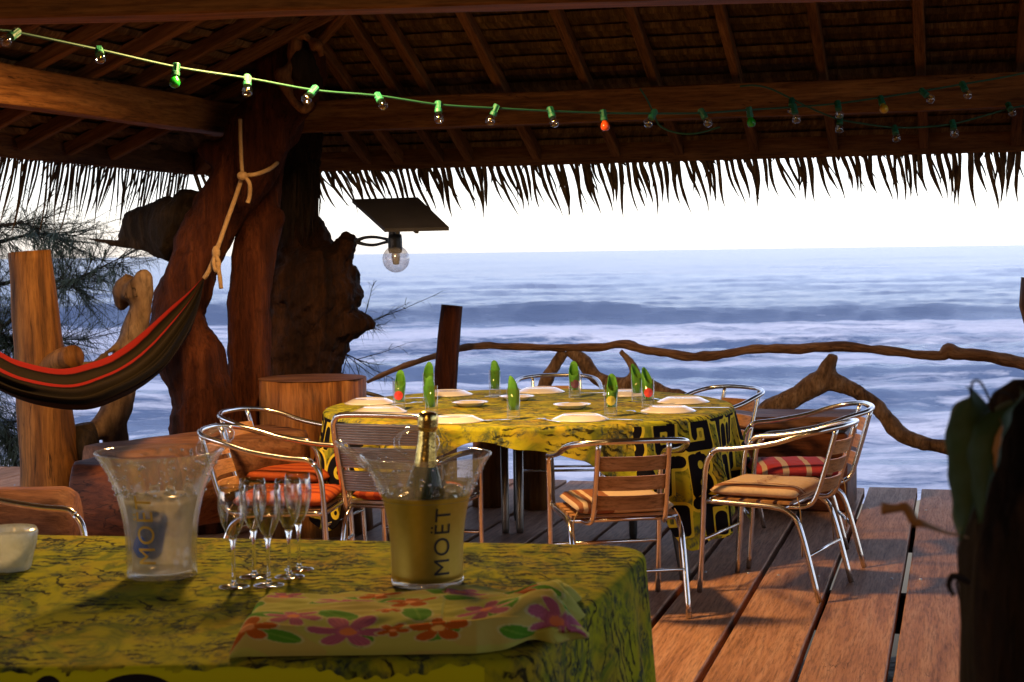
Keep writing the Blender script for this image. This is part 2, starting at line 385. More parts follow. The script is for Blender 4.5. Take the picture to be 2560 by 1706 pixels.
def build_sea():
    SZ = -3.0; hh = H - SZ
    ys = np.concatenate([[40000, 9000, 4200, 2600, 1800], hh * F / np.arange(14, 640, 1.25)])
    ks = np.concatenate([np.linspace(-2.2, -.4, 40)[:-1], np.linspace(-.4, .4, 560), np.linspace(.4, 2.2, 40)[1:]])
    Y, K = np.meshgrid(ys, ks, indexing='ij'); X = K * Y
    Z = np.zeros_like(X)
    rng = np.random.RandomState(3)
    for i in range(46):
        lam = 2.0 * 1.115 ** i * .45; a = rng.uniform(-.9, .9) * (1.3 if lam < 6 else .6)
        kx, ky = sin(a) * 2 * pi / lam, cos(a) * 2 * pi / lam
        att = np.clip(lam / (Y * .012 + .3), 0, 1)
        amp = .0075 * lam ** .7 * (1 if lam < 25 else .35)
        ph = kx * X + ky * Y + rng.uniform(0, 6.28)
        Z += amp * att * (1 - np.abs(np.sin(ph / 2)) * 2 + .27 if i % 2 else np.sin(ph))
    def swell(yc, wdt, h, slope, seed, front=.6):
        xo = X; yl = yc + slope * xo + 1.6 * np.sin(xo / 17 + seed) + .7 * np.sin(xo / 5.3 + seed * 2)
        d = Y - yl
        prof = np.where(d < 0, np.exp(-(d / (wdt * front)) ** 2), np.exp(-(d / (wdt * 1.8)) ** 2))
        return h * (.75 + .3 * np.sin(xo / 23 + seed * 3) + .12 * np.sin(xo / 4.1 + seed)) * prof
    Z += swell(113, 5.0, 1.4, -.06, 1.0)
    FO = np.zeros_like(X)
    for yc, wd_, h_, sl_, sd_ in ((86, 3.0, .5, .03, 2.2), (70, 2.4, .65, -.05, .4), (57, 2.0, .6, .06, 3.1), (47, 1.7, .45, -.04, 5.0), (39, 1.4, .4, .05, .9), (33, 1.2, .3, -.03, 2.8)):
        w_ = swell(yc, wd_, h_, sl_, sd_); Z += w_
        back = swell(yc + wd_ * 1.1, wd_ * 1.5, 1.0, sl_, sd_)
        FO += np.clip(back, 0, 1) * np.clip(.6 + .9 * np.sin(X / 9.0 + sd_ * 4) + .5 * np.sin(X / 3.7 + sd_), 0, 1)
    Z += swell(190, 9, .35, .02, 1.9)
    co = np.stack([X, Y, SZ + Z], -1).reshape(-1, 3)
    nr, nc = X.shape
    idx = np.arange(nr * nc).reshape(nr, nc)
    f = np.stack([idx[:-1, :-1], idx[1:, :-1], idx[1:, 1:], idx[:-1, 1:]], -1).reshape(-1, 4)
    me = bpy.data.meshes.new('sea'); me.vertices.add(len(co)); me.vertices.foreach_set('co', co.ravel().astype(np.float32))
    me.loops.add(f.size); me.loops.foreach_set('vertex_index', f.ravel().astype(np.int32))
    me.polygons.add(len(f)); me.polygons.foreach_set('loop_start', np.arange(0, f.size, 4, dtype=np.int32))
    me.polygons.foreach_set('loop_total', np.full(len(f), 4, dtype=np.int32))
    me.polygons.foreach_set('use_smooth', [True] * len(f)); me.update(); me.validate()
    at = me.attributes.new('crest', 'FLOAT', 'POINT'); at.data.foreach_set('value', FO.ravel().astype(np.float32))
    t = MT('sea_water'); v = t.coord('Object'); ca = t.n('Attribute'); ca.attribute_name = 'crest'
    sp = t.n('SeparateXYZ'); t.l(v, sp.inputs[0])
    def mapped(sx, sy):
        mp = t.n('Mapping'); mp.inputs['Scale'].default_value = (sx, sy, 1); t.l(v, mp.inputs[0]); return mp.outputs[0]
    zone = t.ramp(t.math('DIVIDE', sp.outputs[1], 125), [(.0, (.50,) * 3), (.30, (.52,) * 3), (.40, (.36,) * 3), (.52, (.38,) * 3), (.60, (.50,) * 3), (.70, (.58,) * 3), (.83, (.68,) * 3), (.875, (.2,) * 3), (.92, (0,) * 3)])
    f1 = t.noise(mapped(.06, .36), 1, 9, .62, .9); f2 = t.noise(mapped(.8, 2.6), 1, 8, .68, .5)
    s = t.math('ADD', t.math('ADD', t.math('MULTIPLY', f1, .95), t.math('MULTIPLY', f2, .45)), t.math('MULTIPLY', t.math('SUBTRACT', zone, .5), .62))
    s = t.math('ADD', s, t.math('MULTIPLY', ca.outputs['Fac'], .16))
    foam = t.step(s, .64, .77)
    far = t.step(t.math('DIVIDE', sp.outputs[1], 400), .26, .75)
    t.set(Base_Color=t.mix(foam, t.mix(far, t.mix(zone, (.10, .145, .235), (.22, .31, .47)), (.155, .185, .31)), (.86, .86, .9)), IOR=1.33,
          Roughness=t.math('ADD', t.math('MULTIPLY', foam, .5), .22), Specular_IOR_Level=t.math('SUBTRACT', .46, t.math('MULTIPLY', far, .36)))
    b1 = t.noise(mapped(1.1, 2.6), 1, 8, .7); b2 = t.noise(mapped(.12, .5), 1, 6, .6)
    t.bump(t.math('ADD', t.math('MULTIPLY', b1, .4), b2), .75, .5)
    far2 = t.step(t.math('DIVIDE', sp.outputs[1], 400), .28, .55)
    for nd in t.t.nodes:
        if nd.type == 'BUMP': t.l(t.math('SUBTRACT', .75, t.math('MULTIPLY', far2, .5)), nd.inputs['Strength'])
    me.materials.append(t.m)
    o = bpy.data.objects.new('sea', me); C.objects.link(o); struct(o); WM['sea'] = Matrix()
    return o
build_sea()

g = MB()
def shore(i, j):
    x = -40 + i * 2.0; y = -12 + j * 1.0
    z = -.75 - max(0, y - 9) * .32 + .35 * NZ.noise(V((x * .25, y * .3, 2))) + .1 * NZ.noise(V((x, y, 7)))
    return V((x, y, min(z, -.42) if y > -1 else z)), (x, y)
g.grid(shore, 41, 34); struct(g.build('shore_ground', M['rock'], org=V((0, 0, 0))))

deck = thing('deck', B(0, 6, 0), None, None); struct(deck); del_keys = [k for k in ('label', 'category') if k in deck]
PW, GAP = .305, .026
VOFF = B(0, 0, 0)
v_gap = V((2.169, 10.13, 0)).dot(VV)                     # one gap between planks runs through here
for i in range(-23, 10):
    v = v_gap + (i + .5) * (PW + GAP)
    e = random.uniform(-.04, .04); dz = random.uniform(-.004, .004)
    o = timber('plank', B(v, -2.4, -.03 + dz), B(v, 10.80 + e, -.03 + dz * .3), PW + random.uniform(-.006, .004), .06, M['deck'], deck, bevel=.005, wob=.002)
for k, u in enumerate((1.2, 3.4, 5.6, 7.8, 9.9)):
    timber('joist', B(-7.2, u, -.16), B(5.4, u, -.16), .08, .18, M['bark'], deck)

sq = MB()
for i in range(-23, 10):
    for u in (1.2, 3.4, 5.6, 7.8, 9.9):
        for e in (-.1, .1):
            c_ = B(v_gap + (i + .5) * (PW + GAP) + e + random.uniform(-.012, .012), u + random.uniform(-.015, .015), .0035); sq.lathe([(0, .0016), (.006, .0016), (.0065, -.006)], 8, c_)
tag(sq.build('screw', M['steel'], deck), kind='stuff')
wl = MB(); wl.box((0, 0, 1.5), (15, .12, 5.0), Matrix.Translation(B(-.2, -2.9, .4)) @ Matrix.Rotation(-BA, 4, 'Z'))  # unseen wall behind the camera, added to keep sky light out
o = wl.build('unseen_back_wall', M['wall'], smooth=False); struct(o)

# ---------------------------------------------------------------- thatched pavilion
pav = thing('thatched_pavilion', B(-1, 5, 0), 'open timber pavilion with palm-thatch roof over the deck, ragged leaf fringe along its eaves', 'pavilion')
SL = .43; PH = math.atan(SL); UB, ZB, VL = 9.45, 2.475, -4.2       # wall plate line, its top, left plate
cornr = B(VL, UB, 0)
# wall plates and tie beam
timber('beam', B(VL - .25, 9.30, 2.385), B(6, 9.30, 2.385), .14, .185, M['beam'], pav, wob=.004)
timber('beam', B(VL - .04, 9.2, 2.37), B(VL - .16, 1.5, 2.33), .14, .185, M['beam'], pav, wob=.004)
a, b = P(0, 47, 5.08), P(1640, 0, 4.89); d = (b - a).normalized()
timber('beam', a - d * 1.6 + V((0, .07, .1)), b + d * 4.5 + V((0, .07, .1)), .15, .2, M['beam'], pav, wob=.003)
zr = lambda u: ZB + SL * (UB - u)
# rafters of the front face (those in view placed on the photographed lines)
for k, (x, y) in enumerate([(790, 250), (1007, 245), (1213, 245), (1447, 237), (1630, 230), (1844, 222), (2062, 210), (2305, 195), (2545, 185)]):
    p = P(x, y, 9.4); u = p.dot(UU); v = p.dot(VV) ; v = v - (u - UB) * .0
    top = UB - min(4.6, max(.2, v - VL))
    timber('rafter', B(v, 10.22, zr(10.22) + .03), B(v, top, zr(top) + .03), .055, .075, M['rafter'], pav, wob=.003)
for v in (-3.75, -3.25, 4.0, 4.6, 5.2):
    top = UB - min(4.6, max(.2, v - VL)); timber('rafter', B(v, 10.22, zr(10.22) + .03), B(v, top, zr(top) + .03), .055, .075, M['rafter'], pav)
zl = lambda v: ZB + SL * (v - VL)
for k in range(15):                                      # rafters of the left face
    u = 9.0 - k * .5; top = VL + max(.1, min(UB - u, 4.6))
    timber('rafter', B(VL - .76, u, zl(VL - .76) + .03), B(top, u, zl(top) + .03), .055, .075, M['rafter'], pav, wob=.003)
timber('hip_rafter', B(VL - .78, UB + .78, ZB - SL * .78 + .02), B(VL + 4.6, UB - 4.6, ZB + SL * 4.6 + .02), .07, .12, M['rafter'], pav)
timber('fascia_board', B(VL - .8, 10.22, 2.18), B(6, 10.22, 2.18), .025, .15, M['rafter'], pav)
timber('fascia_board', B(VL - .8, 10.2, 2.18), B(VL - .8, 0, 2.18), .025, .15, M['rafter'], pav)

# thatch: lapped leaf panels seen from inside, one per bay and course
DV = .50; DS = .15
def panel_mesh(seed):
    q = MB(); rnd = random.Random(seed); NU = 9
    prof = [(-.02, -.004), (.0, -.016), (.015, -.02), (.03, -.014), (.045, -.002), (.10, .006), (.20, .022)]
    sag = rnd.uniform(.010, .028); tilt = rnd.uniform(-.02, .02)
    def fn(i, j):
        x = -DV / 2 + DV * i / (NU - 1) * 1.02; s, n = prof[j]
        w = sag * (1 - (2 * x / DV) ** 2) + tilt * x / DV + rnd.uniform(-.003, .003)
        return V((x, s + w, n + .5 * w + rnd.uniform(-.002, .002))), (x, s)
    q.grid(fn, NU, len(prof)); return q
protos = []
for sd_ in range(6):
    q = panel_mesh(sd_); me = q.build('thatch_panel', M['thatch'], None, local=True); protos.append(me)
for o in protos: C.objects.unlink(o)
def frame(x, y, o):
    z = x.cross(y); T = Matrix((x, y, z)).transposed().to_4x4(); T.translation = o; return T
rest = MB()
def panel(o, x, y, indiv):
    T = frame(x, y, o); pr = random.choice(protos)
    if indiv: place(pr, 'thatch_panel', pav, T)
    else: rest.add([T @ q.co for q in pr.data.vertices], [tuple(f.vertices) for f in pr.data.polygons])
Dn = (UU * cos(PH) - V((0, 0, sin(PH))))                 # down-slope of the front face
Dl = (-VV * cos(PH) - V((0, 0, sin(PH))))
nin = 0
for r in range(-5, 26):
    for k in range(-9, 22):
        s = r * DS; u = UB - s * cos(PH); v = -.05 + (k + .5) * DV - .25
        if v < VL - .85 or v > 6.1 or (UB - u) > (v - VL) + .2: continue
        o = B(v, u, zr(u) + .075)
        vis = -2 <= r <= 11 and v < 3.4
        panel(o, VV if True else VV, Dn, vis); nin += vis
for r in range(-5, 26):
    for k in range(0, 19):
        s = r * DS; v = VL + s * cos(PH); u = 9.25 - k * DV
        if (v - VL) > (UB - u) + .2: continue
        o = B(v, u, zl(v) + .075); vis = -3 <= r <= 9 and 4.2 < u
        panel(o, UU, Dl, vis); nin += vis
tag(rest.build('thatch_panel', M['thatch'], pav), kind='stuff')
# outer thatch layer
sh = MB(); Z0 = .11
E = lambda v, u, z: B(v, u, z + Z0)
ue, vl, ur = 10.32, VL - .88, 3.6
hz = ZB + SL * (UB - ur); vr = VL + (UB - ur)
def slab(pts, th=.16):
    n = len(pts); q = [V(p) for p in pts] + [V(p) + V((0, 0, th)) for p in pts]
    sh.add(q, [tuple(range(n - 1, -1, -1)), tuple(range(n, 2 * n))] + [(i, (i + 1) % n, n + (i + 1) % n, n + i) for i in range(n)])
slab([E(vl, ue, zr(ue)), E(6.3, ue, zr(ue)), E(6.3, ur, hz), E(vr, ur, hz)])
ub = ur - (ue - ur)
slab([E(6.3, ur, hz), E(6.3, ub, zr(ue)), E(vl, ub, zr(ue)), E(vr, ur, hz)])
slab([E(vl, ue - .01, zr(ue)), E(vr, ur, hz), E(vl, ub, zr(ue))])
sh.build('thatch_layer', M['thatch'], pav, smooth=False)
# ragged fringe: split palm-leaf strips hanging from the eave
def leaf_strip(base, out, L, wd, lean, curl, seed):
    q = MB(); rnd = random.Random(seed); n = 7; side = V((-out.y, out.x, 0))
    pts = []
    for i in range(n):
        t = i / (n - 1)
        p = base + out * (.10 * t + curl * t * t) + side * (lean * t + .03 * sin(3 * t + seed) * t) + V((0, 0, -L * t))
        pts.append((p, wd * (1 - t ** 2.6 * .94) * (1 + .2 * rnd.uniform(-1, 1) * (t > .2)), 1))
    vs = []; fs = []
    tw = rnd.uniform(-.45, .45)
    for i, (p, w_, _) in enumerate(pts):
        a = tw * i / n; sdv = side * cos(a) + out * sin(a)
        for e, dd in ((-.5, 0), (0, .22), (.5, 0)): vs.append(p + sdv * w_ * e + out * w_ * dd)
    for i in range(n - 1):
        for j in range(2): fs.append((i * 3 + j, i * 3 + j + 1, i * 3 + j + 4, i * 3 + j + 3))
    q.add(vs, fs); return q
cnt = 0
def fringe(n, pos, out, zb, hide, lo, hi, lean0):
    global cnt
    extra = MB()
    for i in range(n):
        t = (i + random.uniform(-.2, .2)) / n; base = pos(t)
        env = .9 + .18 * NZ.noise(V((t * 9, 1.3, zb)))
        L = random.uniform(lo, hi) * env; lean = random.gauss(0, .016) + lean0(t) + .035 * NZ.noise(V((t * 6, 4, 1)))
        q = leaf_strip(base, out, L, random.uniform(.024, .036), lean, random.uniform(-.02, .06), i)
        if random.random() < .4:                          # a split second tip on the same strip
            b2 = leaf_strip(base + V((0, 0, -.02)), out, L * random.uniform(.55, .9), random.uniform(.012, .022), lean + random.uniform(-.02, .02), .03, i + 900)
            q.add(b2.v, b2.f)
        if hide(base) or cnt >= 300: extra.add(q.v, q.f)
        else: q.build('fringe_leaf', M['fringe'], pav); cnt += 1
    for i in range(int(n * .3)):                         # a shorter second layer of strips
        b2 = leaf_strip(pos(random.random()), out, random.uniform(.14, .24), random.uniform(.02, .032), random.gauss(0, .016) + lean0(.5) * .6, .02, i + 3000)
        extra.add(b2.v, b2.f)
    for i in range(n * 3):                                # the short dense inner layer right under the eave
        t = random.random(); b2 = leaf_strip(pos(t) + V((0, 0, .05)) - out * random.uniform(0, .05), out, random.uniform(.06, .12), random.uniform(.03, .05), random.gauss(0, .02), .01, i + 5000)
        extra.add(b2.v, b2.f)
    tag(extra.build('fringe_leaf', M['fringe'], pav), kind='stuff')
def vis_x(p):
    if p.y < .5: return 9
    return p.x / p.y
fringe(222, lambda t: B(VL - .85 + t * 10.6, 10.30, 2.15), UU, 2.15, lambda p: vis_x(p) > .33, .30, .42, lambda t: -.10 + .14 * t)
fringe(205, lambda t: B(VL - .88, 10.3 - t * 9, 2.15), -VV, 2.15, lambda p: vis_x(p) < -.33, .34, .52, lambda t: -.06)
# the dark tuft hanging behind the trunks
tf = MB()
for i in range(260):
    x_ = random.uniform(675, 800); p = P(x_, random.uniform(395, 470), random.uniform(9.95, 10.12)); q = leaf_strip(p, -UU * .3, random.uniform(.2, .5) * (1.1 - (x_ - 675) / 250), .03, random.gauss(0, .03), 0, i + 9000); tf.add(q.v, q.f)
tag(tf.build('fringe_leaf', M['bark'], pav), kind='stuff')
print('panels', nin, 'fringe', cnt)

# ---------------------------------------------------------------- big driftwood trunks
def clouds(name, size):
    t = bpy.data.textures.new(name, 'CLOUDS'); t.noise_scale = size; t.noise_depth = 3; return t
TEXB, TEXM, TEXS = clouds('lumps', .28), clouds('gnarl', .12), clouds('bark', .05)
def organic(mb, name, mat, voxel=.02, lump=.05, fine=.012, parent=None, smooth=6):
    o = mb.build(name, mat, parent)
    a = o.modifiers.new('join', 'REMESH'); a.mode = 'VOXEL'; a.voxel_size = voxel; a.use_smooth_shade = True
    a = o.modifiers.new('soften', 'SMOOTH'); a.factor = .5; a.iterations = smooth
    for tx, s_ in ((TEXB, lump), (TEXM, lump * .5), (TEXS, fine)):
        if s_:
            a = o.modifiers.new('relief', 'DISPLACE'); a.texture = tx; a.strength = s_; a.mid_level = .5; a.texture_coords = 'LOCAL'
    return o
def limb(mb, pts, n=14, k=5, bump=.18, freq=5, seed=0):
    mb.tube(cr(PR(pts), k), n=n, bump=bump, freq=freq, seed=seed); return mb
def base_y(x, Y): return 639 + H * F / Y

q = MB()
limb(q, [(505, base_y(0, 9.3), 9.3, 92), (506, 1080, 9.3, 82), (508, 1000, 9.3, 76), (488, 935, 9.32, 84), (462, 870, 9.35, 88), (439, 790, 9.4, 70), (470, 690, 9.4, 66), (512, 600, 9.45, 68), (556, 520, 9.5, 72),
         (610, 430, 9.5, 80), (652, 345, 9.5, 84), (682, 268, 9.5, 78), (705, 190, 9.5, 68), (715, 110, 9.5, 62), (720, 20, 9.5, 56), (725, -60, 9.5, 50)], seed=1)
limb(q, [(590, 400, 9.5, 40), (540, 385, 9.5, 34), (497, 366, 9.5, 20)], bump=.3)
limb(q, [(690, 290, 9.45, 60), (745, 240, 9.38, 50), (765, 180, 9.32, 52), (770, 130, 9.3, 44)], bump=.25)
o = organic(q, 'leaning_tree', M['trunk'], lump=.07, fine=.018); tag(o, 'thick red-brown leaning tree trunk carrying the roof corner, hammock rope tied round it', 'tree trunk')
lip = []
for k in range(18):
    a = rad(75) + rad(265) * k / 17; lip.append((*P(766 + 50 * cos(a) * (1 + .2 * sin(3 * a)), 180 + 86 * sin(a) + 10 * sin(4 * a), 9.14 + .03 * sin(2 * a)), .036 * (1 + .4 * sin(5 * a)) * (.5 + .5 * sin(pi * (k + 1) / 19))))
q2 = MB().tube(cr(lip, 3), n=10, bump=.6, freq=16); tl = q2.build('burl_rim', M['burl'], o)
q2 = MB()
for k in range(3): q2.ball(P(772 + 14 * k - 14, 165 + 22 * k, 9.14), .075 - .012 * k, 10, (1, .35, 1.3))
q2.build('burl_hollow_shade', M['bark'], o)  # solid dark lumps standing for the shade inside the burl

q = MB(); limb(q, [(622, base_y(0, 9.55), 9.55, 62), (622, 1010, 9.55, 58), (622, 860, 9.55, 55), (627, 720, 9.55, 56), (640, 610, 9.6, 58), (652, 520, 9.65, 52), (668, 430, 9.7, 42), (690, 350, 9.7, 38)], seed=3, bump=.12)
limb(q, [(672, 580, 9.6, 22), (692, 545, 9.55, 22), (694, 520, 9.55, 15)], bump=.2)
o = organic(q, 'upright_tree', M['trunk'], lump=.03); tag(o, 'straight upright trunk column standing just right of the leaning trunk', 'tree trunk')

q = MB()
limb(q, [(765, base_y(0, 10.2), 10.2, 110), (755, 1000, 10.2, 100), (752, 930, 10.2, 98), (756, 860, 10.2, 104), (775, 780, 10.25, 118), (775, 700, 10.25, 120), (752, 620, 10.3, 78), (745, 520, 10.3, 52), (745, 430, 10.3, 52), (748, 330, 10.3, 50)], seed=5)
limb(q, [(820, 720, 10.2, 60), (850, 655, 10.15, 40), (864, 612, 10.12, 33), (868, 596, 10.1, 30)], bump=.3, seed=6)
limb(q, [(790, 800, 10.2, 84), (850, 800, 10.2, 58), (893, 808, 10.2, 34), (928, 812, 10.2, 10)], bump=.4, freq=9, seed=7)
limb(q, [(820, 700, 10.2, 62), (865, 690, 10.2, 40), (893, 668, 10.2, 16)], bump=.4, freq=9, seed=8)
limb(q, [(830, 740, 10.2, 60), (880, 742, 10.2, 32), (905, 750, 10.2, 12)], bump=.4, freq=9, seed=18)
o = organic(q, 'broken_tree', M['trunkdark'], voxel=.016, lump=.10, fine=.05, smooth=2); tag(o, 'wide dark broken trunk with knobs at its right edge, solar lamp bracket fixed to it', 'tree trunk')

q = MB()
limb(q, [(470, 600, 9.8, 78), (430, 565, 9.9, 72), (375, 565, 9.95, 55), (325, 565, 10, 42), (306, 560, 10, 36)], bump=.25)
limb(q, [(480, 520, 9.8, 60), (455, 490, 9.85, 26)], bump=.3)
limb(q, [(420, 640, 9.85, 16), (350, 622, 9.9, 12), (270, 605, 9.9, 9), (205, 597, 9.9, 3)], bump=.3)
o = organic(q, 'mossy_log', M['bark'], lump=.05, fine=.02); tag(o, 'dark mossy log jutting left behind the leaning trunk with a pointed splinter', 'log')

q = MB(); limb(q, [(150, base_y(0, 8.5), 8.5, 88), (136, 1250, 8.5, 82), (122, 1120, 8.5, 72), (108, 980, 8.5, 66), (96, 860, 8.5, 60), (84, 740, 8.5, 55), (73, 629, 8.5, 51)], bump=.05, n=24)
limb(q, [(120, 940, 8.45, 40), (152, 905, 8.36, 34), (186, 892, 8.28, 30)], bump=.12)
o = q.build('log_post', M['post'], weld=False); tag(o, 'tall peeled yellow-brown log post with a sawn-off branch stub, behind the hammock', 'post')
o2 = MB().lathe([(0, .002), (51 * 8.5 / F * .93, .0)], 24, P(73, 629, 8.5) + V((0, 0, .002))).build('sawn_top', M['slab'], o)
q = MB(); limb(q, [(232, base_y(0, 8.55), 8.55, 34), (226, 1250, 8.55, 34), (212, 1120, 8.55, 36), (212, 1085, 8.6, 32), (208, 1060, 8.6, 26)], bump=.2)
o = q.build('side_log', M['bark']); tag(o, 'slim dark log standing against the right side of the peeled post', 'log')

q = MB()
limb(q, [(345, 705, 8.9, 30), (352, 760, 8.9, 30), (338, 830, 8.9, 32), (318, 900, 8.9, 40), (300, 960, 8.9, 42), (288, 1030, 8.85, 36), (258, 1072, 8.8, 30), (215, 1090, 8.7, 24)], bump=.18)
limb(q, [(350, 745, 8.9, 33), (343, 712, 8.9, 40), (330, 697, 8.9, 30)], bump=.5, freq=12)
limb(q, [(330, 705, 8.92, 26), (312, 724, 8.94, 22), (306, 748, 8.96, 17), (300, 772, 8.97, 9)], bump=.8, freq=12)
limb(q, [(310, 905, 8.85, 18), (265, 905, 8.8, 10), (232, 915, 8.75, 12), (195, 918, 8.7, 11)], bump=.2)
limb(q, [(310, 850, 8.9, 8), (270, 880, 8.8, 6), (235, 905, 8.8, 6)], bump=.2)
limb(q, [(290, 1060, 8.85, 30), (285, 1180, 8.85, 34), (285, base_y(0, 8.85), 8.85, 36)], bump=.15)
o = organic(q, 'driftwood_branch', M['driftgrey'], voxel=.014, lump=.045, fine=.008); tag(o, 'pale bleached driftwood branch with a knobbly head between post and leaning trunk', 'driftwood')

# ---------------------------------------------------------------- ironwood foliage beyond the deck
def ironwood(name, label, trunk, branches, dens, seed, nl=(.10, .24)):
    rnd = random.Random(seed); root = thing(name, trunk[0][:3], label, 'tree', 'ironwood trees beyond the deck' if False and seed < 5 else None)
    b = MB(); b.tube(cr(trunk, 4), n=8, bump=.1).build('trunk', M['bark'], root)
    fol = MB(); tw = MB(); vs = []; fs = []
    for br in branches:
        pts = cr(br, 6); tw.tube(pts, n=5, bump=0)
        for _ in range(int(dens * len(br))):
            k = rnd.randrange(1, len(pts)); a = V(pts[k][:3]); dr = (V(pts[k][:3]) - V(pts[k - 1][:3])).normalized()
            d = (dr * rnd.uniform(.2, 1.1) + V((rnd.gauss(0, .6), rnd.gauss(0, .6), rnd.gauss(-.05, .5)))).normalized()
            L = rnd.uniform(.15, .6); e = a + d * L
            tw.tube([(*a, .004), (*(a + d * L * .5 + V((0, 0, -.01))), .003), (*e, .0015)], n=3, cap=False)
            for i in range(26):
                t = rnd.uniform(.15, 1); p = a + d * L * t
                nd = (d * .8 + V((rnd.gauss(0, .45), rnd.gauss(0, .45), rnd.gauss(-.18, .4)))).normalized(); ln = rnd.uniform(*nl)
                s_ = V((nd.y, -nd.x, .3)).normalized() * .0022; pe = p + nd * ln + V((0, 0, -.15 * ln)); pm = p + nd * ln * .55
                n0 = len(vs); vs += [p - s_, p + s_, pm + s_, pm - s_, pe]; fs += [(n0, n0 + 1, n0 + 2, n0 + 3), (n0 + 3, n0 + 2, n0 + 4)]
    fol.add(vs, fs); tw.build('branch', M['bark'], root); fol.build('foliage', M['needles'], root)
    return root
def T_(x, y, Y, r): p = P(x, y, Y); return (p.x, p.y, p.z, r)
gx = P(-150, 900, 13.5)
ironwood('ironwood_tree', 'feathery dark ironwood tree at the left edge behind the peeled log post', [(gx.x, 13.5, -2.2, .12), (gx.x + .05, 13.5, -.5, .10), (gx.x, 13.5, 1.2, .07), (gx.x + .1, 13.4, 2.6, .03)],
    [[T_(-150, 960, 13.5, .03), T_(-20, 840, 13.4, .022), T_(110, 740, 13.3, .014), T_(230, 680, 13.2, .008), T_(310, 640, 13.2, .003)],
     [T_(-150, 800, 13.5, .03), T_(-30, 720, 13.6, .02), T_(120, 700, 13.6, .012), T_(215, 730, 13.6, .006)],
     [T_(-150, 640, 13.5, .03), T_(-20, 610, 13.5, .02), T_(90, 585, 13.5, .01), T_(190, 590, 13.5, .004)],
     [T_(-150, 560, 13.5, .03), T_(-40, 570, 13.5, .02), T_(60, 560, 13.5, .01), T_(150, 600, 13.5, .004)],
     [T_(-150, 900, 13.5, .03), T_(-60, 900, 13.5, .02), T_(60, 850, 13.5, .01), T_(200, 850, 13.5, .004)],
     [T_(-150, 780, 13.5, .03), T_(-60, 800, 13.5, .02), T_(-10, 830, 13.5, .01), T_(40, 880, 13.5, .004)],
     [T_(-150, 1000, 13.5, .03), T_(-60, 1040, 13.5, .02), T_(0, 1090, 13.5, .01), T_(40, 1170, 13.5, .004)],
     [T_(-150, 900, 13.5, .03), T_(-60, 960, 13.5, .02), T_(-10, 1040, 13.5, .01), T_(30, 1100, 13.5, .004)]], 21, 2)
gx = P(820, 1100, 12.3)
ironwood('ironwood_sapling', 'small ironwood sapling whose needle tips show right of the broken trunk', [(gx.x, 12.3, -1.7, .03), (gx.x, 12.3, 0, .02), T_(850, 830, 12.3, .01)],
    [[T_(850, 830, 12.3, .01), T_(900, 815, 12.3, .006), T_(925, 800, 12.3, .003)], [T_(850, 880, 12.3, .008), T_(885, 895, 12.3, .004), T_(905, 905, 12.3, .002)]], 2.4, 7, (.06, .14))

# ---------------------------------------------------------------- driftwood railing
rail = thing('driftwood_railing', G(1500, 1230), 'rough branch handrail on forked driftwood supports along the sea edge of the deck', 'railing')
rp = [(918, 956, 5), (960, 936, 7), (1012, 915, 8), (1090, 890, 9), (1150, 872, 10), (1210, 865, 10), (1300, 868, 11), (1420, 870, 11), (1500, 868, 11), (1560, 861, 14), (1620, 876, 12), (1700, 888, 13), (1750, 893, 14), (1820, 884, 12), (1900, 873, 13), (2000, 872, 14), (2090, 867, 14), (2200, 875, 13), (2300, 888, 13), (2350, 890, 15), (2372, 876, 22), (2400, 884, 20), (2480, 893, 18), (2560, 910, 19), (2700, 940, 20)]
def railY(x): u = 10.55; k = (x - CX) / F; return u / (cos(BA) + k * sin(BA))
MB().tube(cr([(*P(x, y, railY(x)), r * .86 * railY(x) / F) for x, y, r in rp], 5), n=12, bump=.38, freq=13).build('handrail', M['rail'], rail)
def support(*paths):
    q = MB()
    for p in paths: q.tube(cr([(*P(x, y, railY(x) + .02), r * .80 * railY(x) / F) for x, y, r in p], 5), n=12, bump=.3, freq=9)
    return organic(q, 'support', M['driftobj'], voxel=.014, lump=.035, fine=.010, parent=rail)
support([(1412, 878, 18), (1385, 915, 20), (1365, 955, 22), (1350, 1010, 24), (1340, 1120, 26), (1335, 1235, 28)])
support([(1415, 878, 14), (1450, 895, 20), (1490, 940, 26), (1530, 962, 32), (1570, 970, 34), (1620, 972, 30), (1670, 985, 24), (1720, 1000, 20), (1740, 1090, 24), (1745, 1235, 26)],
        [(1548, 876, 14), (1575, 905, 16), (1588, 935, 20), (1575, 965, 30)])
support([(2085, 885, 20), (2072, 915, 26), (2060, 950, 34), (2000, 985, 30), (1950, 1012, 32), (1915, 1035, 30), (1890, 1075, 26), (1880, 1160, 26), (1880, 1225, 26)],
        [(2065, 945, 34), (2110, 968, 26), (2160, 990, 28), (2205, 1035, 24), (2250, 1086, 28), (2300, 1105, 24), (2350, 1115, 22), (2420, 1130, 22), (2470, 1180, 24), (2480, 1222, 24)])
q = MB(); q.tube(cr([(*P(x, y, 10.5), r * 10.5 / F) for x, y, r in [(1108, 1247, 36), (1110, 1100, 33), (1112, 980, 29), (1120, 870, 29), (1130, 764, 27)]], 4), n=16, bump=.08, freq=6)
o = q.build('leaning_post', M['trunk']); tag(o, 'short leaning log post beside the left end of the branch railing', 'post')
q = MB(); q.tube([(*P(2600, 700, 9.6), .11), (*P(2590, 760, 9.6), .10), (*P(2622, 900, 9.6), .085), (*P(2640, 1100, 9.6), .085), (*P(2640, 1245, 9.6), .09)], n=14, bump=.05)
o = q.build('railing_post', M['post']); tag(o, 'yellowish wooden post end peeking in at the right edge above the railing', 'post')

